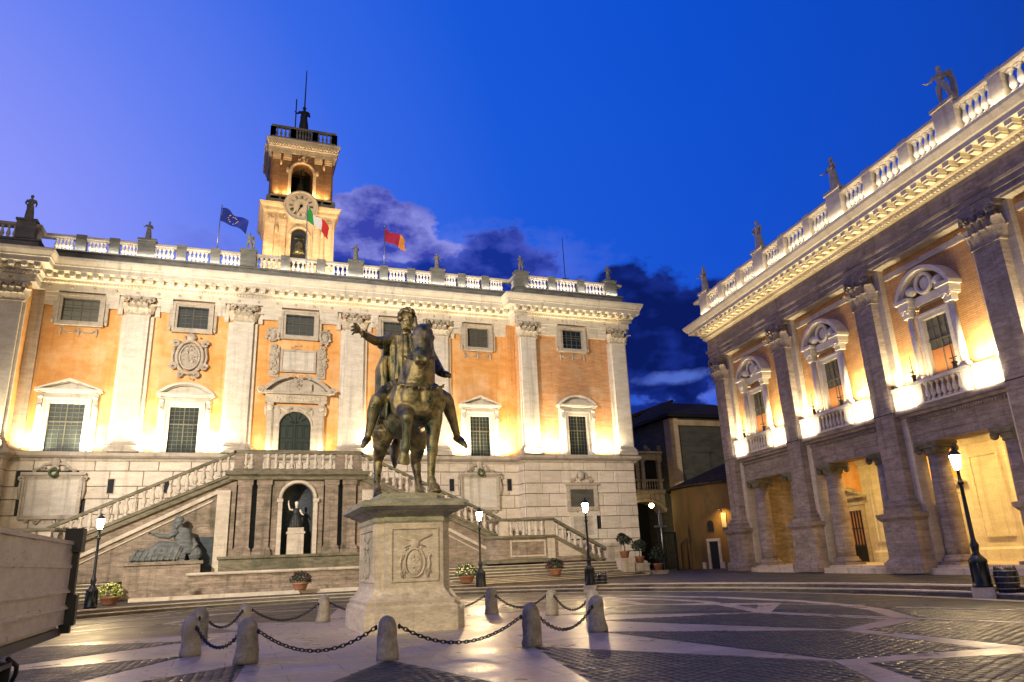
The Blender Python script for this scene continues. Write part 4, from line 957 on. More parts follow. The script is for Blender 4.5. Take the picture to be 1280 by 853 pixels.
    # lower entablature per bay
    for i in range(4):
        a, b = PX[i] + .96, PX[i + 1] - .96; xc = (PX[i] + PX[i + 1]) / 2
        m = MB(); m.box(a, b, .44, 1.4, 5.45, 5.8); m.box(a, b, .40, 1.4, 5.8, 6.12); m.box(a, b, .36, 1.4, 6.12, 6.2)
        m.box(a - .37, b + .37, .24, .6, 6.56, 6.7); m.box(a - .37, b + .37, .1, .6, 6.7, 6.9); m.box(a, b, .42, 1.4, 6.2, 6.56)
        E_ = m.build('portico_entablature', 'pier_stone', mus)
        d = MB(); x = a
        while x < b - .07: d.box(x, x + .07, .28, .419, 6.36, 6.5); x += .125
        d.build('dentil_row', 'pier_stone', E_, kind='stuff')
        # dado and window balustrade
        m = MB(); m.box(a - .35, xc - 1.45, .16, .6, 6.9, 7.7); m.box(xc + 1.45, b + .35, .16, .6, 6.9, 7.7); m.box(a - .35, xc - 1.45, .10, .6, 7.7, 7.86); m.box(xc + 1.45, b + .35, .10, .6, 7.7, 7.86)
        m.box(xc - 1.45, xc - 1.0, .02, .6, 6.9, 7.72); m.box(xc + 1.0, xc + 1.45, .02, .6, 6.9, 7.72); m.box(xc - 1.5, xc + 1.5, -.04, .3, 7.72, 7.86); m.box(xc - 1.0, xc + 1.0, .04, .3, 6.9, 6.98)
        dd = m.build('window_parapet', 'travertine_lit', mus)
        bl = baluster_mesh(.74, .1, 8); bl.materials.append(MAT['travertine_lit'])
        for k in range(7): put('baluster', bl, dd, (xc - .84 + k * .28, .14, 6.98))
        for sg in (-1, 1):   # iron torch holders on the parapet
            t = MB(); X = xc + sg * .9 if sg > 0 else xc - 1.25
            t.tube([(X, .0, 7.86), (X, .0, 8.05)], .08, 6); t.tube([(X, .0, 8.05), (X, -.02, 8.95)], [.035, .012], 5); t.tube([(X - .2, 0, 8.3), (X + .2, 0, 8.3)], .02, 4); t.tube([(X, -.2, 8.25), (X, .1, 8.25)], .02, 4); t.ball((X, 0, 8.1), (.13, .13, .06), 8, 4); t.build('torch_holder', 'iron', dd)
        # window
        z0, z1, hw = 7.86, 10.32, .64
        w = sash(mus, xc - hw, xc + hw, z0, z1, .58, 4, 6, 'pale_glass', bw=.025, mid=.06)
        s = MB(); s.box(xc - hw + .03, xc + hw - .03, .535, .549, z0, z0 + 1.15); s.build('inner_shutter', 'wood_shutter', w)
        f = MB(); frame_mb(f, xc - hw, xc + hw, z0, z1, .16, .38, .6, bottom=False); frame_mb(f, xc - hw - .16, xc + hw + .16, z0, z1 + .16, .10, .32, .6, bottom=False)
        f.build('window_frame', 'travertine_lit', w)
        for sg in (-1, 1):
            c = MB(); X = xc + sg * 1.12; c.lathe([(.14, 8.05), (.14, 9), (.12, 10.55)], X, .3, 12); c.box(X - .22, X + .22, .06, .6, z0, 7.98); c.lathe([(.22, 7.98), (.22, 8.04), (.18, 8.07)], X, .3, 12)
            ornament(c, X, .2, 10.72, .42, .34, 200 + i, 10); c.box(X - .2, X + .2, .12, .45, 10.55, 10.86); c.box(X - .25, X + .25, .04, .6, 10.86, 10.94)
            scroll(c, X - .15, .08, 10.8, .09, .03, -pi / 2); scroll(c, X + .15, .08, 10.8, .09, .03, -pi / 2); c.build('window_column', 'travertine_lit', w)
        p = MB()
        for sg in (-1, 1): p.box(*sorted((xc + sg * .80, xc + sg * 1.4)), .04, .6, 10.95, 11.2); p.box(*sorted((xc + sg * .76, xc + sg * 1.52)), -.04, .6, 11.2, 11.36)
        p.box(xc - .72, xc + .72, .3, .6, 10.95, 11.3); A = seg_arch(1.5, 1.08, 18)
        for k in range(len(A) - 1):
            q = [(A[k][0] * .91, max(A[k][1] - .14, 0)), (A[k + 1][0] * .91, max(A[k + 1][1] - .14, 0)), A[k + 1], A[k]]; p.prism([(xc + u, 11.36 + v) for u, v in q], .0, .6)
            q = [(A[k][0] * .86, max(A[k][1] - .22, 0)), (A[k + 1][0] * .86, max(A[k + 1][1] - .22, 0)), q[1], q[0]]; p.prism([(xc + u, 11.36 + v) for u, v in q], .16, .6)
        p.ring((xc, .25, 11.75), .40, .09, 20, 8); p.ball((xc, .42, 11.75), (.34, .2, .34), 12, 8)
        for sg in (-1, 1): p.ball((xc + sg * .75, .3, 11.62), (.3, .22, .22), 8, 6)
        p.build('pediment', 'travertine_lit', w)
        # brick panel frame under the architrave
        m = MB(); m.box(a + .12, b - .12, .48, .6, 12.75, 13.0); m.box(a, b, .1, .6, 13.3, 13.42); m.build('soffit_band', 'travertine', mus)
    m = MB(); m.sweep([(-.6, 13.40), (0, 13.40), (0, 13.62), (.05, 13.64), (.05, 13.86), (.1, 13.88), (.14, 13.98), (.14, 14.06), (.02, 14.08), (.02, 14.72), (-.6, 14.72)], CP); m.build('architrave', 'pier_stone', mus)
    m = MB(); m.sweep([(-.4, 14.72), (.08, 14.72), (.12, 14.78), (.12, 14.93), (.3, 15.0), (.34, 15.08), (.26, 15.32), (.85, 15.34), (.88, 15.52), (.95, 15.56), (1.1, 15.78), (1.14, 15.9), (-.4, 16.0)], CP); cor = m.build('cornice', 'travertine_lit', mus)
    d = MB(); x = CL - .1
    while x < 12.5: d.box(x, x + .11, -.26, -.121, 14.79, 14.93); x += .19
    d.build('dentil_row', 'travertine_lit', cor, kind='stuff')
    md = MB(); md.box(-.15, .15, -.48, 0, .03, .2); md.prism([(-.12, -.06), (.12, -.06), (.12, .03), (-.12, .03)], -.4, 0); mm = md.mesh('modillion'); mm.materials.append(MAT['travertine_lit'])
    for i in range(46): put('modillion', mm, cor, (CL + .1 + i * .56, -.3, 15.13))
    m = MB(); m.sweep([(-.4, 15.9), (.45, 15.9), (.45, 16.2), (.4, 16.25), (.4, 16.42), (-.1, 16.42)], CP); m.build('parapet_base', 'parapet_stone', mus)
    m = MB(); m.sweep([(.0, 17.38), (.38, 17.38), (.45, 17.46), (.45, 17.58), (.38, 17.64), (-.02, 17.64)], CP); rl = m.build('parapet_rail', 'travertine', mus)
    bl = baluster_mesh(.98, .14, 8); bl.materials.append(MAT['travertine_lit'])
    po = MB(); po.box(-.27, .27, -.44, .06, 16.42, 17.66); pm = po.mesh('parapet_post'); pm.materials.append(MAT['travertine'])
    bp = MB(); bp.box(-.5, .5, -.48, .1, 16.42, 17.72); bp.box(-.56, .56, -.54, .16, 17.72, 17.86); bm = bp.mesh('statue_pedestal'); bm.materials.append(MAT['travertine'])
    xs = []
    for i in range(4): xs += [PX[i] + (PX[i + 1] - PX[i]) * k / 3 for k in range(3)]
    for i, x in enumerate(xs[:-1]):
        put('statue_pedestal' if i % 3 == 0 else 'parapet_post', bm if i % 3 == 0 else pm, mus, (x + (.1 if i == 0 else 0), 0, 0))
        b = xs[i + 1]; l = x + (.55 if i % 3 == 0 else .3); r = b - (.55 if (i + 1) % 3 == 0 else .3)
        for k in range(5): put('baluster', bl, rl, (l + (r - l) * (k + .5) / 5, -.2, 16.42))
museum()

# ------------------------------------------------------------------ buildings between the two palaces
bh = thing('round_house', 'low ochre brown house with curved wall and tiled roof between the two palaces', 'house', (38.6, 48.5, .3))
m = MB(); m.lathe([(6.2, 0), (6.2, 6.1)], n=40, a0=radians(120), a1=radians(300)); m.box(-.5, 6, -6.1, 6, 0, 6.1); m.build('wall', 'brown_plaster', bh)
m = MB(); m.lathe([(6.1, 6.05), (6.55, 6.0), (6.55, 6.14), (0.2, 8.6)], n=48, a0=radians(110), a1=radians(310), smooth=False); rf = m.build('roof', 'roof_tile', bh)
def on_round(ang, z, w, h, mb, dep=.06, r=6.2):
    a = radians(ang); M = Matrix.Translation((r * cos(a), r * sin(a), z)) @ Matrix.Rotation(a + pi / 2, 4, 'Z'); mb.box(-w / 2, w / 2, -dep, dep, 0, h, M=M)
DA = 203
m = MB(); on_round(DA, 0, .62, 1.9, m, .05); d = m.build('door', 'dark_void', bh); m = MB(); on_round(DA - 4.2, 0, .2, 2.1, m, .1); on_round(DA + 4.2, 0, .2, 2.1, m, .1); on_round(DA, 1.9, 1.1, .2, m, .11); m.build('door_frame', 'travertine', d)
m = MB(); a = radians(DA - 1); M = Matrix.Translation((6.2 * cos(a), 6.2 * sin(a), 2.6)) @ Matrix.Rotation(a + pi / 2, 4, 'Z'); m.prism([(-.25, 0), (.25, 0)] + arc_pts(0, .55, .25, .25, 0, pi, 8), -.05, .05, M=M); m.build('window', 'dark_void', bh)
m = MB(); on_round(DA + 9.5, 2.85, .34, 1.0, m, .06, 6.24); m.build('notice_panel', 'paper_lit', bh)
m = MB(); a = radians(DA + 8.5); M = Matrix.Translation((6.2 * cos(a), 6.2 * sin(a), 3.9)) @ Matrix.Rotation(a + pi / 2, 4, 'Z'); m.tube([(0, 0, 0), (0, -.3, .25), (0, -.55, .2)], .03, 5, M=M); m.build('lamp_bracket', 'iron', bh)
for ang, w in ((DA - 9, .28), (DA + 5.5, .3), (DA + 14, .22)):
    m = MB(); on_round(ang, 0, w, .45, m, .12); m.build('guard_stone', 'travertine', bh)

gh = thing('grey_house', 'tall grey plastered house with a hipped roof beyond the round brown house', 'house', (41, 58, .3))
m = MB(); m.box(-5.6, 4, -4, 6, 0, 12.9); m.build('wall', 'grey_plaster', gh)
m = MB(); m.box(-5.75, -4.9, -4.18, -4.001, 0, 12.6); m.box(-4.9, 4, -4.16, -4.001, 12.0, 12.5); m.box(-5.75, -4.9, -4.001, -3.2, 0, 12.6); m.build('corner_pilaster', 'tower_plaster', gh)
m = MB(); m.box(-2.7, -1.9, -4.12, -4.001, 6, 9.6); m.box(-2.85, -1.75, -4.2, -4.001, 9.6, 9.75); m.build('chimney_breast', 'grey_plaster', gh)
m = MB(); e0 = [(-6.3, -4.7, 12.9), (4.6, -4.7, 12.9), (4.6, 6.6, 12.9), (-6.3, 6.6, 12.9), (-3, 1, 15.2), (3, 1, 15.2)]; m.add(e0, [(0, 1, 5, 4), (1, 2, 5), (2, 3, 4, 5), (3, 0, 4), (3, 2, 1, 0)]); m.build('roof', 'roof_tile', gh)
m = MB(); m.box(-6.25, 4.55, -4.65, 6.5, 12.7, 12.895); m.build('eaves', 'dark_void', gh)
dh = thing('dark_gabled_house', 'unlit house with a long sloping roof rising behind the bridge arch', 'house', (36, 66, .3))
m = MB(); m.prism([(-6, 0), (6, 0), (6, 16.3), (-6, 11.9)], -2, 8); m.build('wall', 'grey_plaster', dh)
m = MB(); m.prism([(-6.6, 11.9), (6.4, 16.4), (6.4, 16.7), (-6.6, 12.2)], -2.4, 8.4); m.build('roof', 'roof_tile', dh)

br = thing('bridge_arcade', 'small arched bridge with loggia windows joining the ochre palace to the dark houses', 'bridge', (33.4, 56, .3))
def bridge():
    out = [(-2.35, 0), (-2.35, 3.6)] + arc_pts(0, 3.6, 2.35, 2.0, pi, 0, 18)[1:-1] + [(2.35, 3.6), (2.35, 0), (2.9, 0), (2.9, 6.6), (-4, 6.6), (-4, 0)]
    m = MB(); m.prism(out[::-1][::-1], 0, 1.6); m.build('arch_wall', 'travertine', br)
    m = MB(); m.ring((0, -.05, 3.6), 2.5, .13, 26, 6, sz=.87, a0=0, a1=pi); m.sweep([(0, 6.2), (.2, 6.3), (.25, 6.6), (0, 6.65)], [(-4, 0), (3.1, 0)]); m.build('arch_moulding', 'travertine', br)
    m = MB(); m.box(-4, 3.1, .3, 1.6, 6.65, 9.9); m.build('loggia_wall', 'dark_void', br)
    for x in (-2.2, -.5, .05, 1.75, 2.35):
        m = MB(); m.box(x - .17, x + .17, -.02, .299, 6.65, 9.2); m.box(x - .24, x + .24, -.08, .298, 9.05, 9.2); m.build('loggia_pier', 'travertine', br)
    m = MB(); m.box(-4, 3.1, -.1, .4, 9.2, 9.75); m.box(-4, 3.2, -.3, .5, 9.75, 9.95); m.ring((-1.35, -.03, 8.55), .72, .1, 16, 5, a0=0, a1=pi); m.ring((-.22, -.0, 10.1), .01, .01, 4, 4); m.build('loggia_cornice', 'travertine', br)
    for x in (-3.4, -2.2, -.9, .5, 1.9): 
        m = MB(); m.ball((x, 0, 10.25), (.28, .15, .3), 8, 5); m.ball((x + .3, 0, 10.1), (.2, .12, .18), 6, 4); m.build('roof_ornament', 'roof_statue', br)
    m = MB(); m.box(-4, 3.0, -.12, .1, 7.35, 7.5); r = m.build('loggia_rail', 'travertine', br)
    bl = baluster_mesh(.7, .07, 6); bl.materials.append(MAT['travertine'])
    for i in range(18): put('baluster', bl, r, (-1.9 + i * .25, -.01, 6.66))
    m = MB(); m.tube([(0, .0, 5.6), (0, -.1, 5.2)], .02, 5); a = m.build('lamp_chain', 'iron', br)
bridge()
m = MB(); m.box(-.9, .9, 0, .3, 0, 4); 
vg = thing('arch_shade_sheet', 'added black sheet for the shade seen through the bridge arch', 'wall', (33, 59, .3)); m = MB(); m.box(-5, 5, 0, 1, 0, 6.2); m.build('wall', 'dark_void', vg)  # black wall added so the space beyond the arch reads as dark

# ------------------------------------------------------------------ ground
ECX, ECY, EA, EB = 3.7, 17.3, 15.6, 19.5
def epts(a, b, n=96, cx=ECX, cy=ECY): return [(cx + a * cos(2 * pi * i / n), cy + b * sin(2 * pi * i / n)) for i in range(n)]
def ring_sheet(inner, outer, z0, name, mat, kind=None, zi=None, loc=None):
    n = len(inner); v = [(x, y, z0) for x, y in inner] + [(x, y, z0) for x, y in outer]; f = [(i, (i + 1) % n, n + (i + 1) % n, n + i)[::-1] for i in range(n)]
    m = MB(); m.add(v, f)
    if zi is not None:
        o = len(v); m.add([(x, y, zi) for x, y in inner] + [(x, y, z0) for x, y in inner], [(i, (i + 1) % n, n + (i + 1) % n, n + i) for i in range(n)])
    return m
ground = MB(); ground.add([(x, y, 0) for x, y in epts(EA, EB)], [tuple(range(96))]); GO = ground.build('piazza_ground', 'cobble_ground', kind='structure')
def kerbring(a, b, w, z0, z1, nm):
    i, o = epts(a, b), epts(a + w, b + w); m = MB(); n = 96
    m.add([(x, y, z0) for x, y in i] + [(x, y, z1) for x, y in i] + [(x, y, z1) for x, y in o], [(k, n + k, n + (k + 1) % n, (k + 1) % n) for k in range(n)] + [(n + k, 2 * n + k, 2 * n + (k + 1) % n, n + (k + 1) % n) for k in range(n)])
    tr = MB(); a_, b_ = epts(a - .03, b - .03), epts(a + w - .02, b + w - .02); tr.add([(x, y, z1 + .003) for x, y in a_] + [(x, y, z1 + .003) for x, y in b_] + [(x, y, z1 - .035) for x, y in a_], [(k, (k + 1) % n, n + (k + 1) % n, n + k)[::-1] for k in range(n)] + [(2 * n + k, k, (k + 1) % n, 2 * n + (k + 1) % n) for k in range(n)]); tr.build('step_tread', 'travertine', kind='structure')
    return m.build(nm, 'moss_shade_stone', kind='structure')  # riser shade is in the dark colour, against the paler tread ring
kerbring(EA, EB, .42, 0, .14, 'oval_step'); kerbring(EA + .42, EB + .42, .45, .14, .285, 'oval_step')
n = 96; i_ = epts(EA + .87, EB + .87)
o_ = [(ECX + 900 * cos(2 * pi * k / n), ECY + 900 * sin(2 * pi * k / n)) for k in range(n)]
ring_sheet(i_, o_, .281, 'x', 'x').build('outer_pavement', 'street', kind='structure')

# paving pattern: twelve-pointed star and growing lozenges, in the oval's own coordinates
PCX, PCY = 3.87, 17.7
def EP(ang, r): a = radians(ang); return Vector((PCX + r * EA * cos(a), PCY + r * EB * .97 * sin(a)))
boll = [(2.51, 12.86), (5.15, 13.0), (7.21, 14.43), (8.37, 16.94), (8.27, 19.3), (7.24, 21.4), (5.2, 22.9), (2.56, 22.7), (.42, 21.2), (-.62, 19.3), (-.64, 16.05), (.32, 13.97)]
bang = [math.degrees(atan2((y - PCY) / (EB * .97), (x - PCX) / EA)) for x, y in boll]
TIP = [(3.87, 7.0), (7.9, 8.35), (10.86, 11.25), (12.4, 15.7), (12.1, 21.0), (9.5, 26.5), (3.87, 29.5), (-1.8, 26.5), (-4.4, 21.0), (-4.66, 15.7), (-3.1, 11.25), (-.16, 8.35)]
BV = [(6.2, 4.9), (10.53, 7.79), (13.19, 12.14), (14.5, 18.0), (13.0, 25.2), (8.3, 30.6), (-.6, 30.6), (-5.3, 25.2), (-6.8, 18.0), (-5.45, 12.14), (-2.8, 7.79), (1.5, 4.9)]
LINES = [([(13.3, 12.3), (14.5, 14.1), (15.2, 15.8), (15.65, 18.2), (15.5, 21.8), (14.4, 25.4), (12.4, 28.6)], .42), ([(12.4, 15.7), (13.05, 17.4), (13.6, 19.0), (13.95, 20.7), (13.85, 22.7), (13.0, 25.2)], .38),
         ([(15.4, 14.4), (16.1, 11.7), (16.3, 9.5)], .2), ([(13.25, 12.1), (13.9, 9.8), (14.2, 7.0)], .2), ([(14.2, 18.4), (15.4, 15.5)], .16), ([(12.4, 15.8), (13.2, 12.4)], .2), ([(10.6, 7.7), (11.2, 5.6), (11.6, 3.0)], .3), ([(6.2, 4.9), (6.6, 2.5)], .4)]
white = []      # convex polygons
inner = [Vector(q) for q in boll]; ang_in = bang
tips = []
for k in range(12):
    a, b = ang_in[k], ang_in[(k + 1) % 12]; 
    if b < a: b += 360
    tips.append(((a + b) / 2 + 0, .54))
tipp = [Vector(q) for q in TIP]; ringB = [Vector(q) for q in BV]; CEN = Vector((PCX, PCY))
def outw(p, r):   # the point at oval radius r on the ray from the centre through p
    d = p - CEN; return CEN + d * (r / hypot(d.x / EA, d.y / (EB * .97)))
ringC = [outw(p, .79) for p in tipp]; ringD = [outw(p, .91) for p in ringB]; ringE = [outw(p, 1.0) for p in tipp]
star = MB()
star.plate([tuple(p) for p in inner], -.02, .004)
white.append([tuple(p) for p in inner])
for k in range(12):
    tri = [tuple(inner[k]), tuple(tipp[k]), tuple(inner[(k + 1) % 12])]; tri2 = tri[::-1]; star.plate(tri2, -.02, .004); white.append(tri2)
def band(p, q, w, mb, w2=None):
    d = (q - p).normalized(); nn = Vector((-d.y, d.x)); w2 = w2 or w
    pl = [tuple(p + nn * w / 2 - d * w * .3), tuple(p - nn * w / 2 - d * w * .3), tuple(q - nn * w2 / 2 + d * w2 * .3), tuple(q + nn * w2 / 2 + d * w2 * .3)]
    return pl
STAR = star.build('star_paving', 'paving_stone', kind='structure')
zlev = [.0046]
def bands(pairs, w, nm):
    m = MB()
    for p, q, wa, wb in pairs:
        pl = band(p, q, wa, m, wb); zlev[0] += .00012; m.plate(pl, -.02, zlev[0]); white.append(pl)
    m.build(nm, 'paving_stone', kind='structure')
A = []
for k in range(12):
    A += [(tipp[k], ringB[k], .34, .62), (tipp[(k + 1) % 12], ringB[k], .34, .62)]
bands(A, .4, 'lozenge_band'); A = []
for k in range(12):
    A += [(ringB[k], ringC[k], .22, .22), (ringB[k], ringC[(k + 1) % 12], .22, .22)]
bands([q for q in A if q[0].x < 9.6], .3, 'lozenge_band'); A = []
for k in range(12):
    A += [(ringC[k], ringD[k], .22, .22), (ringC[k], ringD[k - 1], .22, .22), (ringD[k], ringE[k], .2, .2), (ringD[k], ringE[(k + 1) % 12], .2, .2)]
bands([q for q in A if q[0].x < 10.5 and q[1].x < 12.5], .3, 'lozenge_band')
V_ = lambda *p: [Vector(q) for q in p]
A = []
for L_, w_ in LINES:
    P_ = V_(*L_)
    for a_, b_ in zip(P_, P_[1:]): A.append((a_, b_, w_, w_))
bands(A, .3, 'lozenge_band')
m = MB(); nn = 96; ii, oo = epts(EA - .75, EB - .75), epts(EA - .35, EB - .35)
m.add([(x, y, .0115) for x, y in ii] + [(x, y, .0115) for x, y in oo], [((i + 1) % nn, i, nn + i, nn + (i + 1) % nn) for i in range(nn)]); m.build('oval_band', 'paving_stone', kind='structure')
def inside(poly, x, y):
    s = None
    for i in range(len(poly)):
        x0, y0 = poly[i][0], poly[i][1]; x1, y1 = poly[(i + 1) % len(poly)][0], poly[(i + 1) % len(poly)][1]
        c = (x1 - x0) * (y - y0) - (y1 - y0) * (x - x0)
        if abs(c) < 1e-9: continue
        if s is None: s = c > 0
        elif (c > 0) != s: return False
    return True
def is_white(x, y): return any(inside(p, x, y) for p in white)
def proj(x, y, z):
    d = Vector((x, y, z)) - CAMP; q = d.dot(FW)
    return (640 + FPX * d.dot(RT) / q, 426.5 - FPX * d.dot(UP) / q, q) if q > .1 else (-9999, 0, 0)
cob = MB(); cob.box(-.5, .5, -.5, .5, -.5, .15); cb = .5; cob = MB()
v = [(-.5, -.5, -.8), (.5, -.5, -.8), (.5, .5, -.8), (-.5, .5, -.8), (-.5, -.5, .0), (.5, -.5, .0), (.5, .5, .0), (-.5, .5, .0), (-.40, -.40, .13), (.40, -.40, .13), (.40, .40, .13), (-.40, .40, .13)]
cob.add(v, [(0, 1, 5, 4), (1, 2, 6, 5), (2, 3, 7, 6), (3, 0, 4, 7), (4, 5, 9, 8), (5, 6, 10, 9), (6, 7, 11, 10), (7, 4, 8, 11), (8, 9, 10, 11)], True); CBM = cob.mesh('cobble'); CBM.materials.append(MAT['cobble'])
def cobbles():
    pitch = .155; th = radians(24); c, s = cos(th), sin(th); out = []
    for i in range(-150, 150):
        for j in range(-150, 150):
            u = (i + .5 * (j % 2)) * pitch + R.uniform(-.012, .012); w = j * pitch + R.uniform(-.012, .012)
            x, y = 4 + u * c - w * s, 14 + u * s + w * c
            if y < 4 or hypot(x, y) > 21 or hypot((x - ECX) / EA, (y - ECY) / EB) > .95: continue
            px, py, q = proj(x, y, 0)
            if not (-20 < px < 1300 and py < 880) or q < 1: continue
            if any(is_white(x + a, y + b) for a, b in ((0, 0), (.05, .05), (-.05, -.05), (.05, -.05), (-.05, .05))): continue
            out.append((hypot(x, y), x, y))
    out.sort()
    for d, x, y in out[:300]:
        put('cobble', CBM, GO, (x, y, .002 + R.random() * .006), (R.uniform(-.05, .05), R.uniform(-.05, .05), th + R.uniform(-.1, .1)), (.138, .138, .07))
    m = MB(); M0 = v
    for d, x, y in out[300:]:
        h = .006 * R.random(); a = th + R.uniform(-.1, .1); ca, sa = cos(a), sin(a); k = .138
        vs = []
        for (vx, vy, vz) in v[4:]: vs.append((x + (vx * ca - vy * sa) * k, y + (vx * sa + vy * ca) * k, h + vz * .07))
        o = len(m.v); m.v += vs; m.f += [(o + 0, o + 1, o + 5, o + 4), (o + 1, o + 2, o + 6, o + 5), (o + 2, o + 3, o + 7, o + 6), (o + 3, o, o + 4, o + 7), (o + 4, o + 5, o + 6, o + 7)]; m.sm += [True] * 5
    m.build('cobble_field', 'cobble', GO, kind='stuff')
    print('cobbles', len(out))
cobbles()
# ------------------------------------------------------------------ pedestal and bronze horseman
ped = thing('statue_pedestal', 'marble pedestal with carved coat of arms carrying the bronze horseman', 'pedestal', (4.07, 19.0, 0))
def ped_build():
    hx, hy = 1.0, 1.5      # body half sizes; re-entrant corners
    def cross(a, b, c):    # plan: rectangle with a projecting centre on each side
        return [(-a, -b + c), (-a + c, -b + c), (-a + c, -b), (a - c, -b), (a - c, -b + c), (a, -b + c), (a, b - c), (a - c, b - c), (a - c, b), (-a + c, b), (-a + c, b - c), (-a, b - c)]
    P = cross(.90, 1.38, .20)
    m = MB(); m.plate(P, .9, 2.45); body = m.build('dado', 'pedestal_marble', ped)
    m = MB(); m.plate(cross(1.19, 1.66, .22), 0, .46); m.build('plinth', 'pedestal_marble', ped)
    m = MB(); m.sweep([(0, .46), (.26, .46), (.27, .54), (.20, .60), (.22, .68), (.13, .74), (.09, .82), (.03, .90), (.0, .98), (-.02, 1.0), (-.3, 1.0), (-.3, .46)], P, closed=True); m.build('base_moulding', 'pedestal_marble', ped)
    m = MB(); m.sweep([(-.3, 2.45), (.0, 2.45), (.03, 2.5), (.03, 2.56), (.0, 2.6), (.07, 2.66), (.22, 2.72), (.24, 2.78), (-.3, 2.78)], P, closed=True); m.build('neck_moulding', 'pedestal_cap', ped)
    m = MB(); m.sweep([(-.5, 2.76), (.30, 2.76), (.42, 2.83), (.42, 2.95), (.34, 2.99), (-.5, 3.08)], P, closed=True); m.plate(cross(.78, 1.3, .2), 2.7, 3.17); m.build('cap_slab', 'pedestal_cap', ped)
    def relief(M, w, h, seed):
        p = MB(); f = MB()
        frame = [(-w, h[0]), (w, h[0]), (w, h[1]), (-w, h[1])]
        for a, b, c, d in ((-w, -w + .035, h[0], h[1]), (w - .035, w, h[0], h[1]), (-w + .035, w - .035, h[0], h[0] + .035), (-w + .035, w - .035, h[1] - .035, h[1])): p.box(a, b, -.03, -.001, c, d, M=M)
        zc = 1.55; q = MB()
        q.ball((0, 0, zc - .02), (.2, .045, .30), 14, 8); q.ring((0, -.02, zc - .02), .24, .028, 20, 5, sz=1.35)
        for sg in (-1, 1):
            scroll(q, sg * .30, -.02, zc - .24, .08, .02, -pi / 2); scroll(q, sg * .32, -.02, zc + .12, .07, .02, -pi / 2)
            q.tube([(sg * .30, -.02, zc - .35), (sg * .36, -.02, zc - .05), (sg * .31, -.02, zc + .2)], .025, 5)
            q.tube([(-sg * .42, -.01, zc + .62), (sg * .25, -.02, zc + .34)], .02, 5)
        q.ball((0, -.01, zc + .42), (.13, .04, .12), 8, 5); ornament(q, 0, -.01, zc + .3, .5, .22, seed, 16); ornament(q, 0, -.03, zc - .03, .28, .4, seed + 1, 12); ornament(q, -.3, 0, zc - .3, .2, .25, seed + 2, 6); ornament(q, .3, 0, zc - .3, .2, .25, seed + 3, 6)
        for a in q.v: pass
        k = MB(); k.add([tuple(M @ Vector(t)) for t in q.v], q.f, True); k.v and None
        p.build('panel_border', 'pedestal_marble', body); k.build('carved_shield', 'pedestal_marble', body)
    relief(Matrix.Translation((0, -1.38, 0)), .58, (1.10, 2.34), 300)
    relief(Matrix.Translation((-.90, 0, 0)) @ Matrix.Rotation(-pi / 2, 4, 'Z'), 1.02, (1.10, 2.34), 310)
ped_build()

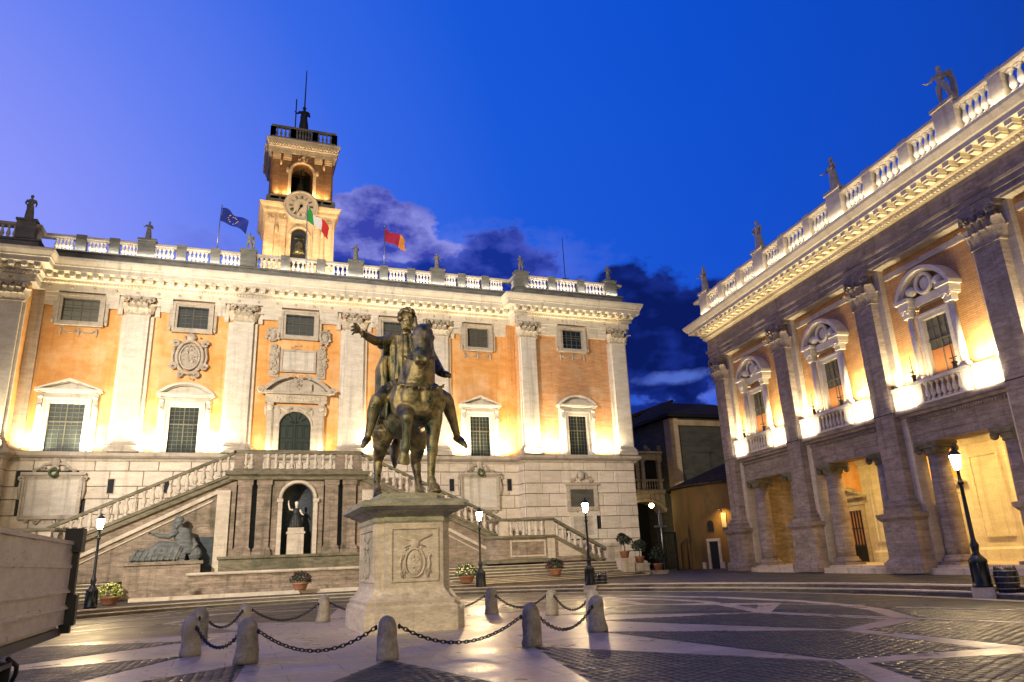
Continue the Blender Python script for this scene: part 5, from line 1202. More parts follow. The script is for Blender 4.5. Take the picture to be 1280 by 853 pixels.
hm = thing('equestrian_statue', 'green-gold bronze horseman with outstretched right arm on his marble pedestal', 'statue', (4.12, 19.0, 3.17))
def horse():
    X = 4.27; m = MB(); T = m.tube
    # barrel
    T([(X, 17.75, 5.62), (X, 17.95, 5.60), (X, 18.3, 5.58), (X, 18.8, 5.52), (X, 19.4, 5.46), (X, 20.0, 5.52), (X, 20.5, 5.60), (X, 20.85, 5.55), (X, 21.0, 5.4)], [(.40, .34), (.60, .54), (.68, .62), (.66, .62), (.70, .66), (.66, .62), (.60, .60), (.42, .44), (.15, .15)], 18)
    for sg in (-1, 1):   # chest muscles and haunches
        m.ball((X + sg * .22, 17.86, 5.62), (.30, .18, .34), 12, 8); m.ball((X + sg * .14, 17.86, 5.28), (.2, .16, .2), 10, 8); m.ball((X + sg * .47, 18.2, 5.6), (.24, .36, .48), 12, 8); m.ball((X + sg * .38, 20.4, 5.45), (.32, .48, .56), 12, 8)
    # neck, arched, and mane
    T([(X, 18.45, 5.9), (X + .03, 18.22, 6.3), (X + .08, 18.05, 6.75), (X + .10, 17.95, 7.1), (X + .08, 17.82, 7.38)], [(.60, .54), (.55, .46), (.47, .37), (.38, .29), (.24, .22)], 16, ref=(0, 1, 0))
    for i in range(9):
        t = i / 8; m.ball((X + .07 + .05 * t, 18.78 - .70 * t, 6.42 + 1.12 * t), (.09, .14, .15), 8, 6)
    # head, turned a little, pointing down
    hx, hy, hz = X + .05, 17.80, 7.32
    T([(hx, hy + .05, hz + .06), (hx - .02, hy - .12, hz - .06), (hx - .07, hy - .28, hz - .36), (hx - .13, hy - .46, hz - .68), (hx - .17, hy - .56, hz - .88), (hx - .18, hy - .60, hz - 1.0)], [(.20, .22), (.31, .28), (.29, .255), (.20, .19), (.19, .20), (.13, .15)], 14, ref=(0, 1, 0))
    for sg in (-1, 1):
        m.ball((hx - .02 + sg * .20, hy - .05, hz - .42), (.11, .19, .22), 10, 7)                 # cheeks
        m.ball((hx - .05 + sg * .235, hy - .27, hz - .22), (.065, .07, .07), 8, 6)              # eyes
        m.ball((hx - .18 + sg * .11, hy - .70, hz - .90), (.07, .06, .09), 8, 6)              # nostrils
        T([(hx + sg * .15, hy + .03, hz + .10), (hx + sg * .20, hy + .0, hz + .25), (hx + sg * .18, hy - .02, hz + .42)], [.085, .08, .02], 8)
    for k in range(7): T([(hx - .06 + .03 * k, hy + .02, hz + .22 + .04 * (k % 2)), (hx - .10 + .035 * k, hy - .20, hz + .12), (hx - .12 + .035 * k, hy - .30, hz - .06 - .03 * (k % 3))], [.05, .05, .03], 6)
    for sg in (-1, 1): T([(hx + sg * .20, hy - .18, hz - .10), (hx - .04 + sg * .25, hy - .30, hz - .14), (hx - .06 + sg * .22, hy - .36, hz - .22)], [.03, .045, .03], 6); T([(hx - .06 + sg * .12, hy - .38, hz - .3), (hx - .14 + sg * .09, hy - .60, hz - .72)], [.045, .035], 6); T([(X + sg * .50, 17.95, 5.95), (X + sg * .60, 18.05, 5.5), (X + sg * .50, 18.05, 5.1)], [.10, .14, .10], 8)
    T([(hx - .15, hy - .40, hz - .92), (hx - .17, hy - .48, hz - 1.08)], [.10, .07], 8)             # lower jaw
    # forelegs: left straight, right raised
    T([(X + .36, 18.25, 5.55), (X + .42, 18.2, 5.1), (X + .42, 18.2, 4.72), (X + .40, 18.2, 4.42), (X + .40, 18.18, 4.30), (X + .38, 18.2, 4.05), (X + .36, 18.2, 3.62), (X + .36, 18.15, 3.50), (X + .38, 18.05, 3.36)], [.34, .27, .19, .15, .155, .115, .10, .125, .10], 12)
    T([(X + .39, 18.02, 3.40), (X + .40, 17.98, 3.28), (X + .41, 17.95, 3.18)], [.12, .15, .18], 12)
    T([(X - .36, 18.25, 5.5), (X - .38, 17.98, 5.25), (X - .39, 17.72, 5.12), (X - .39, 17.62, 5.02), (X - .39, 17.66, 4.75), (X - .39, 17.74, 4.42), (X - .40, 17.76, 4.28), (X - .41, 17.82, 4.12)], [.32, .25, .18, .17, .12, .10, .125, .09], 12)
    T([(X - .41, 17.80, 4.16), (X - .42, 17.86, 4.02), (X - .43, 17.9, 3.90)], [.11, .15, .17], 12)
    # hind legs
    T([(X + .38, 20.4, 5.3), (X + .46, 20.05, 4.95), (X + .48, 20.15, 4.68), (X + .50, 20.50, 4.36), (X + .51, 20.52, 4.22), (X + .52, 20.42, 3.95), (X + .54, 20.28, 3.62), (X + .54, 20.22, 3.50), (X + .55, 20.1, 3.36)], [.44, .34, .24, .155, .15, .11, .10, .125, .10], 12)
    T([(X + .55, 20.1, 3.40), (X + .56, 20.05, 3.28), (X + .57, 20.0, 3.18)], [.12, .15, .18], 12)
    T([(X - .40, 20.4, 5.3), (X - .54, 20.1, 4.98), (X - .56, 20.25, 4.70), (X - .55, 20.62, 4.42), (X - .56, 20.64, 4.28), (X - .59, 20.56, 4.0), (X - .62, 20.44, 3.66), (X - .62, 20.38, 3.52), (X - .63, 20.28, 3.38)], [.44, .34, .24, .155, .15, .11, .10, .125, .10], 12)
    T([(X - .63, 20.26, 3.42), (X - .63, 20.2, 3.3), (X - .63, 20.15, 3.18)], [.12, .15, .18], 12)
    # tail
    T([(X, 20.95, 5.75), (X + .02, 21.2, 5.6), (X + .03, 21.25, 5.1), (X + .02, 21.12, 4.5), (X, 21.05, 4.2)], [.13, .17, .19, .14, .04], 10)
    return remeshed(m, 'horse', 'bronze', .026, 3)
def loc0(me): 
    me.transform(Matrix.Translation((-4.12, -19.0, -3.17))); return me
put('horse', loc0(horse()), hm)
def rider():
    X = 4.27; m = MB(); T = m.tube; r = random.Random(5)
    T([(X - .02, 19.45, 6.15), (X - .03, 19.42, 6.5), (X - .04, 19.4, 6.9), (X - .03, 19.4, 7.3), (X - .02, 19.42, 7.55), (X - .02, 19.42, 7.72)], [(.34, .44), (.32, .42), (.36, .48), (.38, .58), (.30, .58), (.15, .24)], 16, ref=(0, 1, 0))
    T([(X - .04, 19.38, 7.6), (X - .04, 19.3, 7.95)], [.16, .14], 10)
    # thighs, shins, feet
    for sg, hip, kn, an, to in ((-1, (X - .30, 19.4, 6.2), (3.30, 18.8, 5.66), (3.14, 18.98, 4.78), (2.93, 18.55, 4.42)), (1, (X + .34, 19.4, 6.25), (5.26, 18.8, 5.78), (5.56, 18.95, 4.84), (5.70, 18.5, 4.44))):
        H, K, A, O = map(Vector, (hip, kn, an, to))
        T([H, H.lerp(K, .45), K, K.lerp(A, .08)], [.30, .27, .185, .17], 12)
        T([K, K.lerp(A, .3) + Vector((0, .05, 0)), K.lerp(A, .65), A], [.175, .175, .125, .10], 12)
        T([A + Vector((0, .08, -.06)), A.lerp(O, .4) + Vector((0, 0, -.02)), O], [.11, .105, .055], 10)
    # right arm stretched out, palm down
    T([(X - .42, 19.4, 7.56), (3.58, 19.3, 7.48), (3.27, 18.95, 7.40), (3.02, 18.7, 7.42), (2.86, 18.5, 7.45)], [.20, .165, .13, .11, .075], 12)
    T([(2.88, 18.52, 7.45), (2.76, 18.40, 7.48)], [(.05, .11), (.045, .115)], 10)
    for k, (dx, dy, dz) in enumerate(((-.20, -.10, .14), (-.24, -.14, .07), (-.23, -.17, -.01), (-.18, -.18, -.08))):
        b = Vector((2.77 - .02 * k, 18.40 - .02 * k, 7.54 - .045 * k)); T([b, b + Vector((dx * .55, dy * .55, dz * .6 + .02)), b + Vector((dx, dy, dz - .05))], [.04, .035, .026], 7)
    T([(2.84, 18.45, 7.40), (2.83, 18.36, 7.31), (2.80, 18.30, 7.27)], [.042, .036, .028], 7)
    # left arm bent, hand half closed towards the reins
    T([(X + .45, 19.42, 7.55), (X + .62, 19.35, 7.2), (X + .78, 19.2, 6.86), (X + .83, 18.95, 6.62), (X + .86, 18.75, 6.50)], [.24, .20, .16, .14, .10], 12)
    m.ball((X + .90, 18.66, 6.47), (.13, .13, .10), 10, 8)
    for k in range(4):
        b = Vector((X + .83 + .05 * k, 18.62, 6.49 - .01 * k)); T([b, b + Vector((.02, -.10, -.01)), b + Vector((.03, -.13, -.09)), b + Vector((.02, -.06, -.12))], [.036, .033, .03, .025], 7)
    T([(X + .83, 18.70, 6.54), (X + .80, 18.62, 6.60), (X + .82, 18.54, 6.60)], [.04, .035, .026], 7)
    # head with features
    hx, hy, hz = X - .05, 19.24, 8.18
    m.ball((hx, hy, hz), (.20, .23, .27), 16, 12); m.ball((hx - .01, hy - .20, hz - .04), (.035, .07, .07), 8, 6); m.ball((hx, hy - .16, hz - .13), (.13, .1, .1), 10, 8)
    for sg in (-1, 1): m.ball((hx + sg * .08, hy - .19, hz + .035), (.035, .03, .025), 8, 6); m.ball((hx + sg * .08, hy - .205, hz + .085), (.06, .035, .02), 8, 5); m.ball((hx + sg * .205, hy, hz - .02), (.03, .05, .07), 8, 6); m.ball((hx + sg * .1, hy - .15, hz - .05), (.06, .06, .06), 8, 6)
    m.tube([(hx - .06, hy - .245, hz - .125), (hx, hy - .26, hz - .115), (hx + .06, hy - .245, hz - .125)], [.018, .024, .018], 6)
    return remeshed(m, 'rider', 'bronze', .02, 2)
rid = put('rider', loc0(rider()), hm)
def hair():
    m = MB(); r = random.Random(9); hx, hy, hz = 4.22, 19.24, 8.18
    for i in range(150):
        a = r.uniform(0, 2 * pi); e = r.uniform(-.15, pi / 2); d = Vector((cos(a) * cos(e), sin(a) * cos(e), sin(e)))
        if d.y < -.45 and d.z < .5: continue
        m.ball((hx + d.x * .235, hy + d.y * .26, hz + .03 + d.z * .29), r.uniform(.045, .07), 7, 5)
    for i in range(90):
        a = r.uniform(-2.8, -.35); z = r.uniform(-.34, -.12); q = .20 * (1 + z * .6)
        m.ball((hx + cos(a) * q, hy - .06 + sin(a) * q, hz + z), r.uniform(.03, .05), 7, 5)
    for sg in (-1, 1): m.tube([(hx, hy - .24, hz - .085), (hx + sg * .08, hy - .22, hz - .11), (hx + sg * .12, hy - .17, hz - .18)], [.03, .03, .02], 6)
    return remeshed(m, 'hair_and_beard', 'bronze', .016, 1)
put('hair_and_beard', loc0(hair()), rid)
def cloak():
    X = 4.27; m = MB(); T = m.tube; r = random.Random(12)
    # tunic round the trunk
    T([(X - .02, 19.45, 6.05), (X - .03, 19.42, 6.5), (X - .03, 19.42, 6.95), (X - .02, 19.42, 7.35), (X - .02, 19.42, 7.62)], [(.46, .58), (.40, .55), (.42, .60), (.42, .70), (.30, .62)], 18, ref=(0, 1, 0))
    # folds over the chest, from the right shoulder clasp fanning down
    for i in range(15):
        t = i / 14; a = Vector((X - .40 + .75 * t, 19.06 - .12 * sin(pi * t), 7.66 - .1 * abs(t - .4))); b = Vector((X - .44 + .86 * t, 18.98, 6.25 + .12 * sin(6 * t))); mid = a.lerp(b, .5) + Vector((r.uniform(-.04, .04), -.06 * sin(pi * t) - .03 * (i % 2), 0))
        T([a + Vector((0, -.04, 0)), mid + Vector((0, -.08, 0)), b + Vector((0, -.10, 0))], [.05, .075, .11] if i % 2 else [.03, .03, .04], 7)
    for k in range(5): T([(X - .42, 19.1, 7.55 - k * .05), (X - .1, 18.98, 7.32 - k * .13), (X + .25, 19.0, 7.45 - k * .1), (X + .48, 19.15, 7.62 - k * .03)], [.04, .05, .05, .04], 7)
    # mantle hanging behind and over the right side
    for i in range(16):
        t = i / 15; a = Vector((X - .48 + .05 * t, 19.3 + .35 * t, 7.62)); b = Vector((X - .52 - .14 * sin(pi * t), 19.2 + .85 * t, 6.0 - .35 * t)); mid = a.lerp(b, .5) + Vector((-.16 - .06 * (i % 2), 0, .02))
        T([a, mid, b + Vector((-.10, 0, 0))], [.08, .10 if i % 2 else .06, .11 if i % 2 else .05], 7)
        a = Vector((X + .45, 19.4 + .3 * t, 7.66)); b = Vector((X + .62 + .1 * sin(pi * t), 19.35 + .85 * t, 6.25 - .3 * t)); T([a, a.lerp(b, .5) + Vector((.08, 0, 0)), b], [.08, .085, .06], 7)
    for i in range(14):
        t = i / 13; a = Vector((X - .45 + .9 * t, 19.75, 7.65)); b = Vector((X - .6 + 1.2 * t, 20.35, 6.1)); T([a, a.lerp(b, .5) + Vector((0, .12, 0)), b], [.09, .11, .09], 7)
    # sleeve over the right arm
    T([(X - .40, 19.4, 7.60), (3.66, 19.32, 7.48), (3.48, 19.15, 7.40)], [.24, .215, .18], 12)
    for k in range(4): T([(3.50 + .06 * k, 19.1 + .05 * k, 7.56), (3.52 + .05 * k, 19.0 + .06 * k, 7.36), (3.6 + .05 * k, 19.12 + .06 * k, 7.14 - .05 * k)], [.035, .05, .05], 6)
    # skirt of the tunic across the thighs
    for sg, K in ((-1, Vector((3.48, 18.88, 5.86))), (1, Vector((5.08, 18.88, 5.96)))):
        for i in range(11):
            t = i / 10; a = Vector((X + sg * (.06 + .3 * t), 19.0 + .3 * t, 6.40 - .1 * t)); b = K + Vector((sg * -.12 + sg * .06 * t, .02 + .38 * t, .16 - .42 * t)); T([a, a.lerp(b, .5) + Vector((0, -.05 * (i % 2), .06)), b], [.06, .085, .06 + .02 * (i % 2)], 7)
    return remeshed(m, 'cloak', 'bronze', .022, 1)
put('cloak', loc0(cloak()), rid)
def saddle():
    X = 4.27; m = MB()
    for sg in (-1, 1):
        for i in range(6):
            m.tube([(X + sg * .35, 18.85 + i * .28, 6.08), (X + sg * .66, 18.85 + i * .28, 5.72), (X + sg * .74, 18.85 + i * .28, 5.28 + .05 * (i % 2))], [.14, .11, .09], 8)
        m.ball((X + sg * .70, 18.75, 5.45), (.07, .12, .3), 8, 6)
    return remeshed(m, 'saddle_cloth', 'bronze', .025, 2)
put('saddle_cloth', loc0(saddle()), hm)
m = MB(); X = 4.27
m.tube([(X - .13, 17.22, 6.48), (X - .38, 17.6, 6.62), (X - .42, 18.2, 6.8), (X - .1, 18.75, 6.9)], .018, 5); m.tube([(X - .08, 17.22, 6.48), (X + .35, 17.6, 6.62), (X + .55, 18.2, 6.7), (X + .86, 18.62, 6.5)], .018, 5)
me = m.mesh('reins'); me.materials.append(MAT['bronze']); put('reins', loc0(me), hm)

bd = MB(); hx, hy, hz = X + .05, 17.80, 7.32
def hoop(c, rx, ry, tilt, r):
    pts = []
    for i in range(17):
        a = 2 * pi * i / 16; pts.append((c[0] + rx * cos(a), c[1] + ry * sin(a) * cos(tilt), c[2] + ry * sin(a) * sin(tilt)))
    bd.tube(pts, r, 5, cap=False)
hoop((hx - .03, hy - .18, hz - .12), .30, .30, .55, .022); hoop((hx - .12, hy - .44, hz - .62), .205, .20, .55, .022)
for sg in (-1, 1):
    bd.tube([(hx - .03 + sg * .31, hy - .15, hz - .12), (hx - .08 + sg * .27, hy - .28, hz - .38), (hx - .12 + sg * .21, hy - .44, hz - .62), (hx - .15 + sg * .17, hy - .5, hz - .86)], .02, 5)
    bd.ball((hx - .05 + sg * .285, hy - .30, hz - .21), (.025, .04, .035), 8, 6); bd.ball((hx - .12 + sg * .2, hy - .46, hz - .62), (.03, .045, .045), 8, 6)
bd.ball((hx - .17, hy - .60, hz - .98), (.09, .07, .03), 8, 5)
for k in range(14):   # chest strap with pendants
    a = pi + pi * k / 13; bd.ball((X + .69 * cos(a), 18.15 + .51 * sin(a), 6.02 + .22 * sin(a)), (.022, .022, .04), 6, 5)
bd.tube([(X + .72 * cos(pi + pi * k / 16), 18.15 + .53 * sin(pi + pi * k / 16), 6.06 + .22 * sin(pi + pi * k / 16)) for k in range(17)], .016, 5)
me = bd.mesh('bridle'); me.materials.append(MAT['bronze']); put('bridle', loc0(me), hm)

# ------------------------------------------------------------------ smaller statues
def figure(seed, pose, nude=False):
    """standing classical figure 1 unit high, facing -y"""
    m = MB(); T = m.tube; r = random.Random(seed)
    if nude:
        T([(-.06, 0, .5), (-.08, -.02, .28), (-.09, 0, .04)], [.075, .055, .03], 10); T([(.06, 0, .5), (.12, -.05, .28), (.15, .03, .04)], [.075, .055, .03], 10)
        for x in (-.09, .15): T([(x, .02, .03), (x - .01, -.08, .02)], [.03, .02], 7)
        T([(0, 0, .48), (0, 0, .6), (0, 0, .74), (0, 0, .82)], [(.07, .09), (.065, .08), (.075, .12), (.05, .1)], 12, ref=(0, 1, 0))
        for i in range(6): T([(.12 + .02 * i, .05, .80), (.17 + .015 * i, .08, .5), (.16 + .02 * i, .06, .2)], .03, 6)
        T([(.2, .08, .3), (.2, .08, .0)], [.05, .06], 8)
    else:
        T([(0, 0, .0), (0, 0, .25), (0, 0, .5), (0, 0, .62), (0, 0, .75), (0, 0, .83)], [(.10, .13), (.10, .12), (.085, .10), (.07, .085), (.075, .115), (.045, .09)], 14, ref=(0, 1, 0))
        for i in range(13):
            a = 2 * pi * i / 13 + r.uniform(-.1, .1); T([(.08 * cos(a), .07 * sin(a), .60), (.11 * cos(a + .15), .095 * sin(a + .15), .3), (.135 * cos(a + .1), .11 * sin(a + .1), .01)], [.018, .026, .024], 6)
        for k in range(4): T([(.11, -.05, .80 - .02 * k), (0, -.10, .66 - .05 * k), (-.11, -.04, .58 - .04 * k)], .02, 6)
        T([(-.05, -.10, .02), (-.05, -.14, .01)], .025, 6)
    m.ball((0, 0, .93), (.052, .06, .07), 10, 8); T([(0, 0, .82), (0, 0, .90)], .033, 8); m.ball((0, -.055, .925), (.012, .02, .02), 6, 5); m.ball((0, .015, .955), (.062, .065, .058), 8, 6)
    def arm(pts):
        T(pts, [.042, .034, .026, .02], 8); e = Vector(pts[-1]); d = (e - Vector(pts[-2])).normalized()
        for k in range(4): T([e, e + d * .05 + Vector(((k - 1.5) * .012, 0, -.008))], [.014, .008], 5)
        T([e, e + d * .025 + Vector((.02, -.015, 0))], [.012, .008], 5)
    if pose == 0: arm([(-.12, 0, .79), (-.17, -.02, .66), (-.13, -.10, .58), (-.08, -.13, .56)]); arm([(.12, 0, .79), (.17, 0, .66), (.18, -.06, .55), (.18, -.10, .50)])
    if pose == 1: arm([(-.12, 0, .79), (-.19, -.04, .68), (-.24, -.12, .62), (-.27, -.18, .63)]); arm([(.12, 0, .79), (.16, .02, .66), (.10, -.09, .62), (.04, -.12, .64)])
    if pose == 2: arm([(-.12, 0, .79), (-.20, -.02, .85), (-.25, -.04, .97), (-.25, -.05, 1.04)]); arm([(.12, 0, .79), (.20, 0, .70), (.17, -.08, .60), (.12, -.1, .56)])
    m.box(-.17, .17, -.15, .13, -.04, .012)
    return m
FIG = [remeshed(figure(1, 0), 'figure', 'roof_statue', .018, 1), remeshed(figure(2, 1), 'figure', 'roof_statue', .018, 1), remeshed(figure(3, 2, True), 'figure', 'roof_statue', .018, 1), remeshed(figure(4, 1, True), 'figure', 'roof_statue', .018, 1)]
FIGL = []
for f in FIG:
    g = f.copy(); g.materials.clear(); g.materials.append(MAT['travertine']); FIGL.append(g)
def rstat(me, loc, rz, h, label, group):
    put('roof_statue', me, None, loc, (0, 0, rz), (h, h, h), label, 'statue', group)
GR = 'marble figures along the palace rooflines'
rstat(FIG[0], (-13.4, 48.8, 23.12), 0, 1.75, 'draped marble figure on the left wing of the ochre palace, leftmost of all', GR)
rstat(FIG[1], (-6.75, 49.98, 23.12), .2, 1.35, 'slim draped marble figure on the ochre palace parapet, left of the blue flag', GR)
rstat(FIG[2], (-.35, 49.98, 23.12), -.3, 1.35, 'striding nude marble figure on the ochre palace parapet, just right of the blue flag', GR)
rstat(FIG[1], (7.1, 49.98, 23.12), .1, 1.35, 'marble figure between the green white red flag and the crimson flag', GR)
rstat(FIG[0], (13.3, 49.98, 23.12), 0, 1.35, 'marble figure on the ochre palace parapet, right of the crimson flag', GR)
rstat(FIG[3], (19.75, 48.78, 23.12), .3, 1.4, 'marble figure at the inner corner of the right wing, left of the thin antenna', GR)
rstat(FIG[0], (27.5, 48.78, 23.12), -.2, 1.4, 'marble figure at the far right corner of the ochre palace, right of the antenna', GR)
lab = ['marble figure on the museum balustrade, farthest and smallest of four', 'second farthest marble figure on the museum balustrade, above the second pier', 'third marble figure on the museum balustrade, second nearest', 'nearest and largest marble figure on the museum balustrade, leaning forward']
for k in range(4):
    p = CM @ Vector((PX[k] + (.1 if k == 0 else 0), -.2, 17.88)); rstat(FIGL[(1, 0, 1, 3)[k]], p, CA + (0, .2, -.2, .35)[k], 1.75, lab[k], GR)
# bronze figure on the tower
m = MB(); m.lathe([(.8, 0), (.8, 1.0), (.6, 1.2), (.62, 1.4), (.75, 1.6), (.6, 1.9), (.35, 1.95)], n=14); 
tf = thing('tower_goddess', 'dark bronze goddess with a spear standing on top of the clock tower', 'statue', (3.38, 57.6, 36.15)); m.build('base', 'dark_bronze', tf)
g = FIG[1].copy(); g.materials.clear(); g.materials.append(MAT['dark_bronze']); put('figure', g, tf, (0, 0, 1.95), (0, 0, 0), (2.9, 2.9, 2.6))
m = MB(); m.tube([(-.72, -.3, 1.95), (-.72, -.3, 5.0)], .05, 6); m.tube([(.0, .3, 1.3), (.05, .3, 8.6)], [.08, .04], 6); m.build('spear', 'dark_bronze', tf)

# river god reclining on its base
rb = thing('river_pedestal', 'streaked stone block under the reclining river god, left of the niche', 'pedestal', (0, 44, 0))
m = MB(); m.box(-5.3, -1.6, 0, .95, .3, 2.0); m.box(-5.42, -1.48, -.12, .95, 1.98, 2.14); m.box(-5.4, -1.5, -.1, .95, .3, .62); m.build('block', 'stair_stone', rb)
def river_god():
    m = MB(); T = m.tube; y = 44.35; r = random.Random(4)
    T([(-2.35, y, 2.5), (-2.42, y, 2.95), (-2.6, y, 3.4), (-2.72, y - .02, 3.72), (-2.75, y, 3.9)], [(.36, .42), (.34, .38), (.36, .46), (.28, .44), (.15, .15)], 14, ref=(0, 1, 0))
    m.ball((-2.88, y - .08, 4.22), (.23, .22, .27), 12, 9); T([(-2.76, y, 3.85), (-2.86, y - .05, 4.1)], .17, 8)
    for i in range(40): a = r.uniform(0, 2 * pi); e = r.uniform(0, 1.5); m.ball((-2.86 + .2 * cos(a) * cos(e), y - .04 + .2 * sin(a) * cos(e), 4.26 + .22 * sin(e)), .075, 6, 5)
    for i in range(14): m.ball((-3.02 + r.uniform(-.1, .1), y - .16 + r.uniform(-.08, .08), 3.98 + r.uniform(-.16, .08)), .08, 6, 5)
    m.ball((-3.08, y - .14, 4.2), (.05, .05, .06), 7, 5)
    T([(-2.9, y - .25, 3.72), (-3.3, y - .3, 3.42), (-3.75, y - .35, 3.48), (-4.1, y - .4, 3.6)], [.17, .14, .12, .08], 10)
    for k in range(4): T([(-4.1, y - .42 + .05 * k, 3.62), (-4.22, y - .42 + .05 * k, 3.68 - .02 * k), (-4.3, y - .42 + .05 * k, 3.62 - .02 * k)], [.04, .035, .025], 6)
    T([(-4.08, y - .44, 3.56), (-4.16, y - .5, 3.50)], [.035, .025], 6)
    T([(-2.5, y + .2, 3.7), (-2.15, y + .1, 3.3), (-1.9, y - .1, 2.95), (-2.05, y - .2, 2.75)], [.17, .14, .12, .08], 10)
    for k in range(4): T([(-2.05, y - .25 + .05 * k, 2.75), (-2.16, y - .28 + .05 * k, 2.68)], [.04, .028], 6)
    # draped legs stretched to the left
    T([(-2.45, y, 2.55), (-3.1, y - .15, 2.85), (-3.7, y - .2, 3.0), (-4.2, y - .2, 2.6), (-4.9, y - .2, 2.35), (-5.1, y - .25, 2.4)], [.36, .32, .24, .18, .12, .08], 12)
    T([(-2.45, y - .1, 2.45), (-3.2, y - .3, 2.5), (-3.9, y - .35, 2.5), (-4.6, y - .35, 2.3), (-5.05, y - .35, 2.28)], [.34, .28, .2, .14, .08], 12)
    for i in range(16): t = i / 15; x = -2.5 - 2.2 * t; T([(x, y - .2, 3.0 + .1 * sin(6 * t) - .45 * max(t - .55, 0)), (x - .12, y - .48, 2.65), (x - .3, y - .5, 2.2)], [.06, .09, .08] if i % 2 else [.03, .03, .03], 6)
    m.ball((-1.95, y, 2.5), (.38, .3, .38), 10, 7); m.box(-5.15, -1.7, y - .4, y + .35, 2.10, 2.17)
    return m
me = remeshed(river_god(), 'river_god', 'river_marble', .028, 1)
rg = put('river_god_statue', me, None, (0, 0, 0), None, None, 'grey marble bearded river god reclining with extended arm left of the niche', 'statue')
# goddess in the niche
gd = thing('niche_goddess', 'small goddess statue with dark robe and pale raised arm inside the niche', 'statue', (3.35, 45.25, 2.3))
m = MB(); m.box(-.46, .46, -.3, .4, 0, 1.15); m.box(-.52, .52, -.36, .4, 1.15, 1.28); m.box(-.44, .44, -.28, .4, 1.28, 1.5); m.build('block', 'travertine', gd)
m = MB(); T = m.tube; T([(0, 0, 1.5), (0, 0, 1.9), (0, .02, 2.2), (0, .02, 2.5), (0, .02, 2.62)], [(.26, .34), (.24, .3), (.16, .2), (.15, .22), (.1, .15)], 14, ref=(0, 1, 0))
for i in range(9): a = pi + pi * i / 8; T([(.14 * cos(a), .14 * sin(a), 2.3), (.3 * cos(a), .26 * sin(a), 1.9), (.34 * cos(a), .3 * sin(a), 1.5)], .05, 6)
put('robe', remeshed(m, 'robe', 'dark_bronze', .03, 1), gd)
m = MB(); T = m.tube; m.ball((0, 0, 2.84), (.1, .11, .14), 10, 8); T([(0, 0, 2.6), (0, 0, 2.8)], .06, 8); T([(-.2, 0, 2.52), (-.38, -.05, 2.55), (-.46, -.08, 2.85), (-.47, -.08, 2.98)], [.07, .06, .05, .03], 8); T([(.2, 0, 2.52), (.3, -.1, 2.3), (.36, -.22, 2.22)], [.07, .055, .03], 8)
for k in range(4): T([(-.47, -.08, 2.96), (-.5 + .025 * k, -.1, 3.06)], [.018, .012], 5); T([(.36, -.22, 2.22), (.42, -.28 + .02 * k, 2.22)], [.018, .012], 5)
m.ball((0, .02, 2.93), (.11, .12, .1), 8, 6); put('head_and_arms', remeshed(m, 'head_and_arms', 'travertine_lit', .02, 1), gd)

# ------------------------------------------------------------------ street furniture
def street_lamp(loc, label, group):
    t = thing('street_lamp', label, 'street lamp', loc, R.uniform(0, 1), group)
    m = MB(); m.box(-.27, .27, -.27, .27, 0, .28); m.build('stone_base', 'travertine', t)
    m = MB(); m.lathe([(.25, .28), (.25, .36), (.22, .40), (.21, .9), (.24, .94), (.22, 1.0), (.15, 1.08), (.10, 1.14), (.085, 1.2), (.10, 1.3), (.12, 1.38), (.08, 1.46), (.06, 1.55), (.055, 2.4), (.045, 3.0), (.07, 3.03), (.09, 3.08), (.06, 3.12), (.05, 3.2), (.04, 3.4), (.08, 3.44)], n=14); m.build('post', 'iron', t)
    m = MB()
    for i in range(6): a = i * pi / 3; m.tube([(.23 * cos(a), .23 * sin(a), .4), (.225 * cos(a), .225 * sin(a), .9)], .022, 5)
    for i in range(8): a = i * pi / 4; m.ball((.075 * cos(a), .075 * sin(a), 1.4), (.03, .03, .06), 6, 4)
    m.build('cast_ribs', 'iron', t, kind='stuff')
    m = MB(); m.lathe([(.09, 3.45), (.16, 3.84)], n=6, smooth=False); g = m.build('lantern_glass', 'lamp_core', t)
    m = MB()
    for i in range(6): a = i * pi / 3; m.tube([(.095 * cos(a), .095 * sin(a), 3.44), (.168 * cos(a), .168 * sin(a), 3.85)], .010, 4)
    m.build('lantern_frame', 'iron', g)
    m = MB(); m.lathe([(.18, 3.845), (.185, 3.87), (.10, 3.97), (.05, 4.0), (.06, 4.04), (.03, 4.07), (.0, 4.14)], n=6, smooth=False); m.build('lantern_cap', 'iron', t)
    return t
GL = 'cast iron street lamps round the square'
street_lamp((-5.35, 35.6, 0), 'lit street lamp on the left, between the truck and the river god', GL)
street_lamp((11.44, 35.3, 0), 'lit street lamp just right of the pedestal, in front of the stair landing', GL)
street_lamp((15.05, 30.6, 0), 'lit street lamp in front of the sloping balustrade and its end post', GL)
street_lamp((19.13, 14.9, 0), 'large lit street lamp at the right before the arcade', GL)
def bin_(loc, label):
    t = thing('litter_bin', label, 'litter bin', loc, 0, 'iron litter baskets beside lamps')
    m = MB(); m.lathe([(.19, .05), (.24, .3), (.26, .6), (.22, .78)], n=14); m.build('liner', 'black_paint', t)
    m = MB()
    for i in range(12): a = i * pi / 6; m.tube([(.20 * cos(a), .20 * sin(a), .02), (.27 * cos(a), .27 * sin(a), .35), (.28 * cos(a), .28 * sin(a), .62), (.23 * cos(a), .23 * sin(a), .82)], .012, 4)
    m.build('bar_cage', 'iron', t)
    m = MB()
    for z, r in ((.1, .225), (.25, .26), (.4, .285), (.55, .295), (.7, .28)): m.ring((0, 0, z), r, .013, 18, 4, axis='z')
    m.build('hoop', 'steel', t)
bin_((19.35, 14.35, 0), 'dark iron hooped basket beside the large lamp on the right'); bin_((15.75, 30.9, 0), 'small dark basket beside the lamp by the sloping balustrade')
